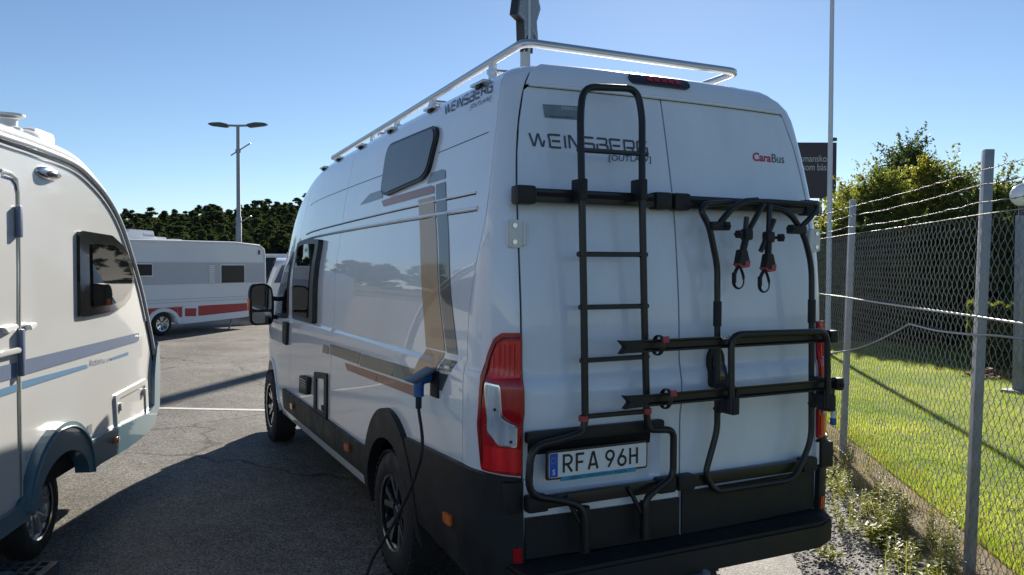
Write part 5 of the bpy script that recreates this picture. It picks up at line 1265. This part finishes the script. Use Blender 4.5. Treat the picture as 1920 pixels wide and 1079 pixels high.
def mkmesh(nm, VF, m):
    o = raw_mesh(nm, VF[0], VF[1], m); me = o.data; bpy.data.objects.remove(o); return me
pm = [mkmesh('crown', pine_mesh(100 + i), M['pine']) for i in range(9)]
brm = [mkmesh('crown', broad_mesh(200 + i), M['autumn']) for i in range(4)]
bm = bmesh.new(); add_tube(bm, [(0, 0, -1), (0, 0, 7.5)], [.2, .05], 6); tmo = bm_obj('trunk', bm, M['bark']); tme = tmo.data; bpy.data.objects.remove(tmo)
random.seed(9)
spots = []
for row, D_ in enumerate((98, 104, 111, 119, 128, 137, 147, 158, 170, 184)):
    n = 58
    for i in range(n): spots.append((D_ + random.uniform(-3.5, 3.5), 190 + 430 * (i + random.uniform(-.5, .5)) / n, row))
spots.sort()
VV = []; FF = []; base = 0
def co_of(me):
    q = np.empty(len(me.vertices) * 3, np.float32); me.vertices.foreach_get('co', q); return q.reshape(-1, 3)
for i, (D_, px, row) in enumerate(spots):
    u = (px - 960) / 1513.9; d = _a + _r * u; x = _c.x + d.x * D_; y = _c.y + d.y * D_
    brd = row < 4 and random.random() < (.35, .3, .15, .08)[row]
    me = random.choice(brm if brd else pm); sc = (.50 + .012 * row) * random.uniform(.75, 1.2) * (.8 if brd else 1); ro = random.random() * 6.28
    sx, sz = sc * random.uniform(.85, 1.2), sc * random.uniform(.85, 1.15)
    if i < 290:
        t = empty('broadleaf_tree' if brd else 'pine_tree', (x, y, hillz(x, y)), label='small yellowish broadleaf tree at the foot of the pine wood' if brd else 'dark green pine in the dense wood on the hill behind the caravans', cat='tree', group='broadleaf trees at the foot of the wood' if brd else 'pines of the wood on the hill')
        t.scale = (sx, sx, sz); t.rotation_euler = (0, 0, ro)
        for nm, m_ in (('crown', me), ('trunk', tme)):
            o = bpy.data.objects.new(nm, m_); COL.objects.link(o); o.parent = t
    else:
        q = co_of(me); c, s_ = cos(ro), sin(ro)
        q = np.stack([(q[:, 0] * c - q[:, 1] * s_) * sx + x, (q[:, 0] * s_ + q[:, 1] * c) * sx + y, q[:, 2] * sz + hillz(x, y)], 1).reshape(-1, 4, 3)[::2].reshape(-1, 3)
        m2 = q.reshape(-1, 4, 3); mm_ = m2.mean(1, keepdims=True); q = ((m2 - mm_) * 1.4 + mm_).reshape(-1, 3)
        VV.append(q); FF.append(np.arange(len(q)).reshape(-1, 4) + base); base += len(q)
# the wood goes on behind and to both sides: one mass
for az in list(range(-58, -1, 3)) + list(range(14, 43, 2)):
    for D_ in (108, 135, 165):
        a = radians(az + random.uniform(-1, 1)); x = -2.45 + sin(a) * D_; y = -3.05 + cos(a) * D_; me = random.choice(pm)
        q = np.empty(len(me.vertices) * 3, np.float32); me.vertices.foreach_get('co', q); q = q.reshape(-1, 4, 3)[::4].reshape(-1, 3)
        c = q.reshape(-1, 4, 3); m_ = c.mean(1, keepdims=True); q = ((c - m_) * 2.2 + m_).reshape(-1, 3) + np.array([x, y, hillz(x, y)])
        VV.append(q); FF.append(np.arange(len(q)).reshape(-1, 4) + base); base += len(q)
raw_mesh('distant_wood', np.concatenate(VV), np.concatenate(FF), M['pine'], kind='stuff', label='dark pine wood covering the upper hill and running on to both sides')
# ------------------------------------------------------------ small caravan at the left
AZC = radians(18.43); CO = Vector((-2.75, 2.73, 0)); CD = Vector((sin(AZC), cos(AZC), 0)); CN = Vector((CD.y, -CD.x, 0))     # along its side, and out of its near side
def cw(s, z, o=0): return CO + CD * s + CN * o + Vector((0, 0, z))
car = empty('small_caravan', cw(-.1, 0, -1.1), label='cream-white rounded caravan with blue skirt and stripes at the left edge', cat='caravan'); WORLD.add('small_caravan')
FRc = (CO, CD, (0, 0, 1), CN)
prof = [(1.874,1.149), (1.762,1.339), (1.588,1.613), (1.371,1.873), (1.132,2.114), (0.855,2.285), (0.503,2.409), (0.19,2.467), (-0.344,2.486), (-0.722,2.487), (-1.4, 2.49), (-1.9, 2.44), (-2.3, 2.25), (-2.5, 1.8), (-2.55, 1.2), (-2.5, .45)]
front = [(1.93, .95), (1.93, .6)]
CWD = 2.20
# side wall outline (lower edge follows the wheel arch)
arch_c = (-.06, .40)
lowl = [(1.90, .56), (.42, .50)] + [(arch_c[0] + .45 * cos(radians(a)), .42 + .36 * sin(radians(a))) for a in range(8, 180, 12)] + [(-.52, .42), (-2.5, .42)]
outl = [(1.93, 1.13)] + prof[1:-1] + [(-2.5, .42)] + lowl[::-1][1:]
SID = lambda s, z: tuple(cw(s, z, 0))
SG['SID'] = 1; SID.__name__ = 'SID'
sw = panel('side_wall', outl, SID, -1, M['caravan'], car, du=.3, dv=.3, off=0, thick=.02)
SG['SID2'] = -1
def SID2(s, z): return tuple(cw(s, z, -CWD))
panel('side_wall', outl, SID2, 1, M['caravan'], car, du=.3, dv=.3, off=0, thick=.02)
# nose and roof skin: loft of the profile across the width
full = [(1.94, .55), (1.95, .9)] + prof
bm = bmesh.new(); rows = []
for s, z in full:
    rows.append([bm.verts.new(cw(s, z, o)) for o in (-.005, -.03, -.4, -.9, -1.3, -1.8, -CWD + .03, -CWD + .005)])
for i in range(len(rows) - 1):
    for j in range(7): bm.faces.new((rows[i][j], rows[i][j + 1], rows[i + 1][j + 1], rows[i + 1][j]))
bm_obj('roof_and_nose_skin', bm, M['caravan'], car, .9)
# edge moulding and inner dark joint
ep = [Vector(cw(s, z, .004)) for s, z in ([(1.955, .62), (1.95, .95)] + prof[:12])]
tube('edge_moulding', catmull(ep, 4), .020, M['caravan'], car, seg=10)
ctr_ = Vector((0, 1.2))
ip = []
for s, z in ([(1.94, .95)] + prof[:12]):
    q = Vector((s, z)); d = (ctr_ - q).normalized(); q2 = q + d * .034; ip.append(Vector(cw(q2.x, q2.y, .003)))
tube('moulding_joint', catmull(ip, 4), .007, M['gloss'], car, seg=6)
ip = []
for s, z in prof[1:12]:
    q = Vector((s, z)); d = (ctr_ - q).normalized(); q2 = q + d * .052; ip.append(Vector(cw(q2.x, q2.y, .003)))
tube('moulding_rib', catmull(ip, 4), .009, M['caravan'], car, seg=6)
tube('roof_edge', catmull([Vector(cw(s, z + .035, -.05)) for s, z in prof[5:12]], 4), .05, M['caravan'], car, seg=10)
# blue skirt
skt = [(1.995,1.138), (2.0, 1.06), (2.02, .9), (1.993,0.578), (1.852,0.442), (1.661,0.403), (1.139,0.387), (0.589,0.405), (0.442,0.397), (.42, .55), (0.355,0.607), (0.969,0.593), (1.667,0.567), (1.842,0.604), (1.865,0.875), (1.90, 1.0), (1.94, 1.10)]
panel('skirt', round_poly(skt, .03), SID, -1, M['skirt'], car, du=.2, dv=.1, off=.035, thick=.05)
nb = bmesh.new(); rws = []
for (s, z) in ((1.96, 1.14), (2.02, 1.10), (2.04, .9), (2.03, .6), (1.97, .50), (1.85, .43)):
    rws.append([nb.verts.new(cw(s + .10 * sin(pi * k / 8) - .02, z, .03 - (CWD + .06) * k / 8)) for k in range(9)])
for i in range(5):
    for j in range(8): nb.faces.new((rws[i][j], rws[i][j + 1], rws[i + 1][j + 1], rws[i + 1][j]))
bm_obj('nose_skirt', nb, M['skirt'], car, .8)
ao = [(arch_c[0] + .50 * cos(radians(a)), .40 + .42 * sin(radians(a))) for a in range(-2, 184, 9)]; ai = [(arch_c[0] + .375 * cos(radians(a)), .40 + .235 * sin(radians(a))) for a in range(183, -6, -9)]
panel('wheel_arch_trim', ao + ai, SID, -1, M['skirt'], car, du=.1, dv=.1, off=.055, thick=.09)
tube('arch_rib', catmull([Vector(cw(arch_c[0] + .465 * cos(radians(a)), .40 + .385 * sin(radians(a)), .058)) for a in range(0, 182, 12)], 3), .009, M['skirt'], car, seg=8)
panel('rear_skirt', [(-.52, .42), (-.56, .50), (-.62, .46), (-2.5, .46), (-2.5, .32), (-.60, .36), (-.50, .34)], SID, -1, M['skirt'], car, du=.3, dv=.1, off=.035, thick=.05)
box('underbody', cw(-.9, .42, -1.1), (1.5, 2.6, .18), M['core'], car, R=Matrix.Rotation(-AZC, 3, 'Z'), bev=0)
box('underbody', cw(1.2, .5, -1.1), (1.9, 1.2, .14), M['core'], car, R=Matrix.Rotation(-AZC, 3, 'Z'), bev=0)
# wheel
cwl = wheel(car, Vector((0, 0, 0)), 0, .30, .165, .185, False, 'rimsilver'); cwl.matrix_basis = Matrix.Translation(cw(-.10, .30, -.16)) @ Matrix.Rotation(pi - AZC, 4, 'Z')
# front window
W_o = [(0.289,2.018), (0.334,2.027), (0.901,2.016), (1.092,1.962), (1.246,1.892), (1.355,1.788), (1.391,1.682), (1.297,1.546), (1.148,1.486), (0.939,1.457), (0.474,1.45), (0.29,1.454)]
wf = panel('front_window', round_poly(W_o, .03), SID, -1, M['gloss'], car, du=.1, dv=.1, off=.022, thick=.024)
W_i = [(0.442,1.963), (0.899,1.961), (1.09,1.91), (1.231,1.822), (1.34,1.704), (1.274,1.588), (1.078,1.514), (0.83,1.494), (0.457,1.498)]
cx_ = (sum(q[0] for q in W_i) / 9, sum(q[1] for q in W_i) / 9); W_i = [(cx_[0] + (a - cx_[0]) * .93, cx_[1] + (b - cx_[1]) * .93) for a, b in W_i]
panel('pane', round_poly(W_i, .03), SID, -1, M['glass'], wf, du=.1, dv=.1, off=.033, thick=.012)
box('wheel_housing', cw(-.06, .62, -.32), (.56, .92, .34), M['core'], car, R=Matrix.Rotation(-AZC, 3, 'Z'), bev=0)
# stripes, lettering
def cst(name, pts, m): return panel(name, pts, SID, -1, m, car, du=.5, dv=.2, off=.003, thick=0)
cst('wide_stripe', [(-0.539,1.261), (1.536,1.248), (1.552, 1.235), (1.545, 1.19), (1.506,1.178), (-0.542,1.174)], M['stripe1'])
cst('narrow_stripe', [(-0.542,1.143), (0.436,1.124), (0.454,1.098), (-0.544,1.1)], M['stripe2'])
cst('narrow_stripe', [(0.895,1.115), (1.284,1.119), (1.283,1.096), (0.895,1.096)], M['stripe2'])
fc3 = lambda a, b: cw(a, b, .0035)
text_on('model_lettering', 'Action', ((0.483,1.101), (0.712,1.098), (0.484,1.149)), M['stripe1'], car, fc3)
text_on('model_lettering', '361LH', ((0.728,1.096), (0.873,1.094), (0.729,1.123)), M['stripe1'], car, fc3)
# door
DO = [(-0.574,0.495), (-0.579,1.197), (-0.561,1.79), (-0.562,2.198), (-0.585,2.248), (-0.627,2.27), (-0.728,2.274), (-1.25, 2.27), (-1.29, 2.2), (-1.29, .47)]
dpo = panel('door', round_poly(DO, .03), SID, -1, M['caravan_door'], car, du=.4, dv=.4, off=.012, thick=.012)
def cst2(name, pts, m, par): return panel(name, pts, SID, -1, m, par, du=.5, dv=.2, off=.015, thick=0)
cst2('wide_stripe', [(-1.27, 1.261), (-.60, 1.261), (-.60, 1.176), (-1.27, 1.183)], M['stripe1'], dpo)
cst2('narrow_stripe', [(-1.27, 1.130), (-.60, 1.142), (-.60, 1.100), (-1.27, 1.095)], M['stripe2'], dpo)
tube('door_seal', [Vector(cw(s, z, .010)) for s, z in DO[:7]], .010, M['chrome'], dpo, seg=8)
tube('door_frame_rib', [Vector(cw(s + (.030 if i < 5 else .0), z + (.03 if i > 3 else 0), .006)) for i, (s, z) in enumerate(DO[:7])], .008, M['caravan'], dpo, seg=8)
for (a, b) in (((-0.583,2.125), (-0.588,1.949)), ((-0.578,1.441), (-0.573,1.179))):
    box('door_hinge', cw((a[0] + b[0]) / 2 - .0, (a[1] + b[1]) / 2, .03), (.035, .03, abs(a[1] - b[1])), M['stripe1'], dpo, R=Matrix.Rotation(pi / 2 - AZC, 3, 'Z'), bev=.008)
tube('grab_rail', [cw(-1.2, 1.325, .03), cw(-.60, 1.327, .03)], .018, M['caravan'], dpo, seg=8, sx=1, sy=.6)
for (q, s0) in (((-0.706,1.454), .09), ((-0.442,1.448), .05)):
    prism('door_catch', [(-s0, .012), (s0 * .8, .02), (s0, .0), (s0 * .3, -.012), (-s0 * .4, -.022)], .0, .035, (Vector(cw(q[0], q[1], .004)), CD, (0, 0, 1), CN), M['white'], car, bev=.004)
# awning lamp
q = (-0.14,2.354)
bm = bmesh.new(); bmesh.ops.create_uvsphere(bm, u_segments=24, v_segments=12, radius=1)
bmesh.ops.transform(bm, matrix=Matrix.Translation(cw(q[0], q[1], .0)) @ Matrix.Rotation(pi / 2 - AZC, 4, 'Z') @ Matrix.Diagonal((.165, .045, .043, 1)), verts=bm.verts)
al = bm_obj('awning_lamp', bm, M['chrome'], car, 3)
bm = bmesh.new(); bmesh.ops.create_uvsphere(bm, u_segments=24, v_segments=12, radius=1)
bmesh.ops.transform(bm, matrix=Matrix.Translation(cw(q[0] + .01, q[1] - .006, .013)) @ Matrix.Rotation(pi / 2 - AZC, 4, 'Z') @ Matrix.Diagonal((.125, .042, .030, 1)), verts=bm.verts)
bm_obj('lamp_lens', bm, mat('smoked_lens', (.12, .11, .10), .15, coat=1), al, 3)
# service hatch, marker, data plate
H4 = [(0.954,0.828), (1.718,0.849), (1.751,0.502), (1.001,0.498)]
hc = (sum(p[0] for p in H4) / 4, sum(p[1] for p in H4) / 4)
hi = [(hc[0] + (p[0] - hc[0]) * .83, hc[1] + (p[1] - hc[1]) * .76) for p in H4]
panel('locker_frame', round_poly(H4, .03), SID, -1, M['caravan_door'], car, holes=[round_poly(hi, .02)], du=.2, dv=.2, off=.016, thick=.016)
panel('locker_door', round_poly(hi, .02), SID, -1, M['caravan'], car, du=.2, dv=.2, off=.006, thick=0)
for (k, sgn_) in ((0, 1), (1, -1)): box('locker_latch', cw(H4[k][0] + sgn_ * .09, H4[k][1] - .10, .02), (.035, .02, .06), M['caravan_door'], car, R=Matrix.Rotation(pi / 2 - AZC, 3, 'Z'), bev=.006)
q = (0.871,0.514); box('side_marker', cw(q[0], q[1], .045), (.07, .03, .045), M['orange'], car, R=Matrix.Rotation(pi / 2 - AZC, 3, 'Z'), bev=.01)
q = (0.474,0.669); cst('data_plate', [(q[0] - .042, q[1] - .035), (q[0] + .042, q[1] - .035), (q[0] + .042, q[1] + .035), (q[0] - .042, q[1] + .035)], M['alu'])
# roof gear
q = (-0.571,2.526)
bm = bmesh.new(); c = cw(-.27, 2.53, -.16); add_lathe(bm, [(.075, -.1), (.075, .07), (.05, .08), (.05, .12)], 20, Matrix.Translation(c)); add_lathe(bm, [(0, .165), (.09, .150), (.09, .138), (0, .138)], 20, Matrix.Translation(c))
bm_obj('roof_flue', bm, M['white'], car, .6)
box('roof_unit', cw(.08, 2.545, -.24), (.30, .30, .20), M['white'], car, R=Matrix.Rotation(-AZC, 3, 'Z'), bev=.04)
bm = bmesh.new(); bmesh.ops.create_uvsphere(bm, u_segments=20, v_segments=10, radius=1); bmesh.ops.transform(bm, matrix=Matrix.Translation(cw(-.08, 2.55, -.17)) @ Matrix.Diagonal((.14, .14, .075, 1)), verts=bm.verts); bm_obj('roof_dome', bm, M['white'], car, 3)
# plastic entry step in front of the door
st_ = empty('entry_step', (-3.0, .9, 0), label='dark plastic entry step with rows of slots at the bottom left corner', cat='step'); WORLD.add('entry_step')
sa, sb = Vector((*(-2.749,1.924), .2)), Vector((*(-2.947,2.147), .2))
ex = (sa - sb).normalized(); 
ey = Vector((-CD.x, -CD.y, 0)); exx = CN
o_ = sa.copy(); wd_, ln_ = .42, .62
bm = bmesh.new(); bars = 7; th = .035
for i in range(bars + 1): add_box(bm, o_ - exx * (wd_ * i / bars) + ey * ln_ / 2 - Vector((0, 0, th / 2)), (ln_, .020, th), R=Matrix.Rotation(pi / 2 - AZC, 3, 'Z'))
for i in range(9): add_box(bm, o_ - exx * wd_ / 2 + ey * (ln_ * i / 8) - Vector((0, 0, th / 2 + .001)), (.020, wd_, th), R=Matrix.Rotation(pi / 2 - AZC, 3, 'Z'))
bm_obj('step_grid', bm, M['grate'], st_)
for k in (.28, .62): box('tread_strip', o_ - exx * wd_ * .55 + ey * (ln_ * k) + Vector((0, 0, .002)), (wd_ * .45, .065, .006), M['tread'], st_, R=Matrix.Rotation(-AZC, 3, 'Z'), bev=0)
prism('step_frame', [(0, 0), (ln_, 0), (ln_, -.20), (ln_ - .08, -.20), (ln_ - .12, -.06), (.12, -.06), (.08, -.20), (0, -.20)], .012, .03, (o_, ey, (0, 0, 1), exx), M['grate'], st_)
prism('step_frame', [(0, 0), (ln_, 0), (ln_, -.20), (ln_ - .08, -.20), (ln_ - .12, -.06), (.12, -.06), (.08, -.20), (0, -.20)], -wd_ - .03, -wd_ - .012, (o_, ey, (0, 0, 1), exx), M['grate'], st_)

# ------------------------------------------------------------ red and white caravan
AZK = radians(51.0); KO = Vector((-1.3, 19.34, 0)); KD = Vector((sin(AZK), cos(AZK), 0)); KN = Vector((KD.y, -KD.x, 0))
def kw(s, z, o=0): return KO + KD * s + KN * o + Vector((0, 0, z))
kb = empty('long_caravan', kw(0, 0, -1.2), label='long white caravan with grey window band and red stripe in the background', cat='caravan'); WORLD.add('long_caravan')
KID = lambda s, z: tuple(kw(s, z, 0)); KID.__name__ = 'KID'; SG['KID'] = 1
K1 = (3.741,0.186); xe_ = K1[0]
kp = [(xe_ - .02, .55), (xe_, 1.2), (xe_ - .02, 2.12), (xe_ - .06, 2.28), (xe_ - .22, 2.375), (2.522,2.435), (-0.877,2.408), (-3.2, 2.40), (-3.5, 2.2), (-3.55, 1.2), (-3.3, .45)]
karch = [(.40 * cos(radians(a)), .30 + .31 * sin(radians(a))) for a in range(5, 180, 12)]
kout = kp + [(-.42, .33)] + karch[::-1] + [(.45, .30), (xe_ - .6, .38)]
KW = 2.35
bm = bmesh.new()
kbody = prism('body', kout, -KW, 0, (KO, KD, (0, 0, 1), KN), M['kwhite'], kb, bev=0)
def kpan(name, pts, m, off=.004, th=0, par=None): return panel(name, pts, KID, -1, m, par or kb, du=1.2, dv=.5, off=off, thick=th)
zg0, zg1 = ((1.71,1.303))[1], ((1.716,1.873))[1]
kpan('grey_band', [(-3.4, zg0), (xe_ - .02, zg0), (xe_ - .02, zg1), (-3.4, zg1)], M['kgrey'])
zr0, zr1 = ((2.096,0.448))[1], ((2.099,0.716))[1]
for a, b in ((-3.3, -.52), (.47, (0.61,0.653)[0]), ((1.153,0.627)[0], xe_ - .03)):
    kpan('red_band', [(a + .01, zr0), (b, zr0), (b, zr1), (a + .01, zr1)], M['kred'], .004)
kpan('red_band', [(.47, zr0), (.47, zr1), (-.51, zr1), (-.51, zr0 + .06)] + [(-.54 * cos(radians(a)), .30 + .41 * sin(radians(a))) for a in range(14, 168, 11)], M['kred'], .004)
HK = [(0.629,0.764), (1.154,0.741), (1.132,0.385), (0.625,0.414)]
hk = kpan('locker_door', HK, M['kwhite'], .02, .02)
ck = (sum(p[0] for p in HK) / 4, sum(p[1] for p in HK) / 4)
kpan('locker_panel', [(ck[0] + (a - ck[0]) * .75, ck[1] - .02 + (b - ck[1]) * .6) for a, b in HK], M['kred'], .024, 0, hk)
tube('trim_strip', [kw(-3.4, zg1 + .01, .008), kw(xe_ - .02, zg1 + .01, .008)], .012, M['kwhite'], kb, seg=6)
for z in (zr1 + .12, zr1 + .20): tube('trim_strip', [kw(-3.4, z, .004), kw(xe_ - .02, z, .004)], .007, M['kgrey'], kb, seg=5)
tube('roof_edge', [kw(s, z, .0) for s, z in kp[1:8]], .035, M['kwhite'], kb, seg=8)
for (a, b, c, d) in ((414, 498, 457, 530), (255, 497, 284, 517)):
    w1, w2 = (1.99,1.8), (2.869,1.312)
    if a == 255: w1, w2 = (-0.884,1.821), (-0.348,1.542)
    f_ = kpan('window', rrect(w1[0] - .03, w2[1] - .03, w2[0] + .03, w1[1] + .03, .03), M['kwhite'], .02, .02)
    kpan('pane', rrect(w1[0], w2[1], w2[0], w1[1], .02), M['kglass'], .026, .004, f_)
v1, v2 = (1.523,1.814), (1.769,1.316)
vt = kpan('vent_grille', [(v1[0], v2[1]), (v2[0], v2[1]), (v2[0], v1[1]), (v1[0], v1[1])], M['kgrey'], .012, .01)
for i in range(9):
    z = v2[1] + (v1[1] - v2[1]) * (i + .3) / 9; kpan('louvre', [(v1[0] + .03, z), (v2[0] - .03, z), (v2[0] - .03, z + .03), (v1[0] + .03, z + .03)], M['kwhite'], .018, .006, vt)
kpan('side_marker', rrect(.32, zr1 - .03, .48, zr1 + .01, .01), M['orange'], .02, .015)
kpan('end_marker', rrect(xe_ - .28, 2.12, xe_ - .22, 2.25, .01), M['signback'], .02, .015)
aa = [(.53 * cos(radians(a)), .30 + .40 * sin(radians(a))) for a in range(-5, 186, 10)]; bb_ = [(.42 * cos(radians(a)), .30 + .32 * sin(radians(a))) for a in range(183, -3, -10)]
kpan('wheel_arch', aa + bb_, M['kwhite'], .04, .05)
kpan('skirt', [(.5, .26), (.5, .42), (xe_ - .7, .50), (xe_ - .5, .40), (xe_ - .8, .32)], M['kwhite'], .035, .04)
kwl = wheel(kb, Vector((0, 0, 0)), 0, .31, .175, .19, False, 'rimsilver'); kwl.matrix_basis = Matrix.Translation(kw(0, .31, -.10)) @ Matrix.Rotation(pi - AZK, 4, 'Z')
tube('corner_steady', [kw(xe_ - .95, .40, -.3), kw(xe_ - 1.15, .0, -.3)], .03, M['galv'], kb, seg=6)
tube('drawbar', [kw(xe_ - .4, .42, -1.2), kw(xe_ + 1.1, .42, -1.2)], .05, M['galv'], kb, seg=8)
zrf = 2.40
for (a, b, h_, nm) in (((-0.845,2.448)[0], (0.162,2.48)[0], .22, 'air_conditioner'), ((0.127,2.452)[0], (0.79,2.472)[0], .11, 'roof_light'), ((0.826,2.473)[0], (1.34,2.489)[0], .08, 'roof_light')):
    prism(nm, round_poly([(a, 0), (b, 0), (b - .02, h_ * 1.3), (a + .25, h_ * 1.4), (a + .06, h_ * .7)], .05), -1.3, -.7 if nm == 'roof_light' else -.45, (kw(0, zrf, 0), KD, (0, 0, 1), KN), M['kwhite'], kb, bev=.01)
text_on('maker_lettering', 'Dometic', (((-0.206,2.522)[0], zrf + .13), ((0.128,2.534)[0], zrf + .13), ((-0.206,2.522)[0], zrf + .21)), M['stripe1'], kb, lambda a, b: kw(a, b, -.445))
# far vehicles between the red caravan and the van
def far_caravan(name, px0, px1, D_, ytop, yaw, lab, m, curved=False, bands=()):
    A = Vector((_c.x, _c.y, 0)) + Vector((_a.x + _r.x * (px0 - 960) / 1513.9, _a.y + _r.y * (px0 - 960) / 1513.9, 0)) * D_
    d = Vector((sin(radians(yaw)), cos(radians(yaw)), 0)); nn = Vector((d.y, -d.x, 0)); h = 1.8 + (499 - ytop) / 1513.9 * D_
    t = empty(name, A + d * 2.5, label=lab, cat='caravan'); WORLD.add(t.name)
    L2 = 5.4
    if curved: pr_ = [(-.05, .35), (-.1, .75), (.0, 1.2), (.25, 1.75), (.6, h - .12), (.95, h), (L2 - .3, h), (L2, h - .3), (L2, .35)]
    else: pr_ = [(.1, .35), (.0, .9), (.02, h - .2), (.2, h), (L2 - .3, h), (L2, h - .3), (L2, .35)]
    prism('body', pr_, -2.2, 0, (A, d, (0, 0, 1), nn), m, t)
    for (z0, z1, mm) in bands: prism('side_band', [(.04, z0), (L2 - .02, z0), (L2 - .02, z1), (.04, z1)], .003, .012, (A, d, (0, 0, 1), nn), mm, t)
    for s0 in (1.0, 3.2): w_ = prism('window', rrect(s0, 1.35, s0 + 1.0, 1.85, .06), .014, .03, (A, d, (0, 0, 1), nn), M['glass'], t)
    bm = bmesh.new(); add_lathe(bm, [(0, -.1), (.17, -.1), (.32, -.08), (.32, .08), (0, .08)], 24, Matrix.Translation(A + d * 2.6 + nn * -.1 + Vector((0, 0, .32))) @ nn.to_track_quat('Z', 'Y').to_matrix().to_4x4()); bm_obj('wheel', bm, M['rubber'], t, .6)
    prism('roof_light', [(1.2, 0), (1.8, 0), (1.75, .1), (1.25, .1)], -1.2, -.6, (A + Vector((0, 0, h)), d, (0, 0, 1), nn), M['white'], t)
    if curved: prism('front_window', [(-.02, 1.18), (.02, 1.22), (.26, 1.75), (.42, 2.05), (.35, 2.07), (-.06, 1.3)], -2.0, -.2, (A, d, (0, 0, 1), nn), M['glass'], t); 
    if curved: prism('corner_window', [(.10, 1.22), (.95, 1.22), (.95, 1.82), (.46, 1.82)], .005, .02, (A, d, (0, 0, 1), nn), mat('blue_tinted_glass', (.04, .06, .16), .05, coat=1), t)
    return t
far_caravan('far_caravan', 486, 520, 36, 477, 100, 'pale caravan with grey bands, far behind the red and white one', M['kwhite'], False, ((.75, 1.0, M['kgrey']), (1.25, 1.7, M['kgrey']), (2.0, 2.25, M['kgrey'])))
far_caravan('far_caravan', 509, 540, 27, 484, 58, 'white caravan with raked blue-tinted window just left of the van door mirror', M['kwhite'], True)
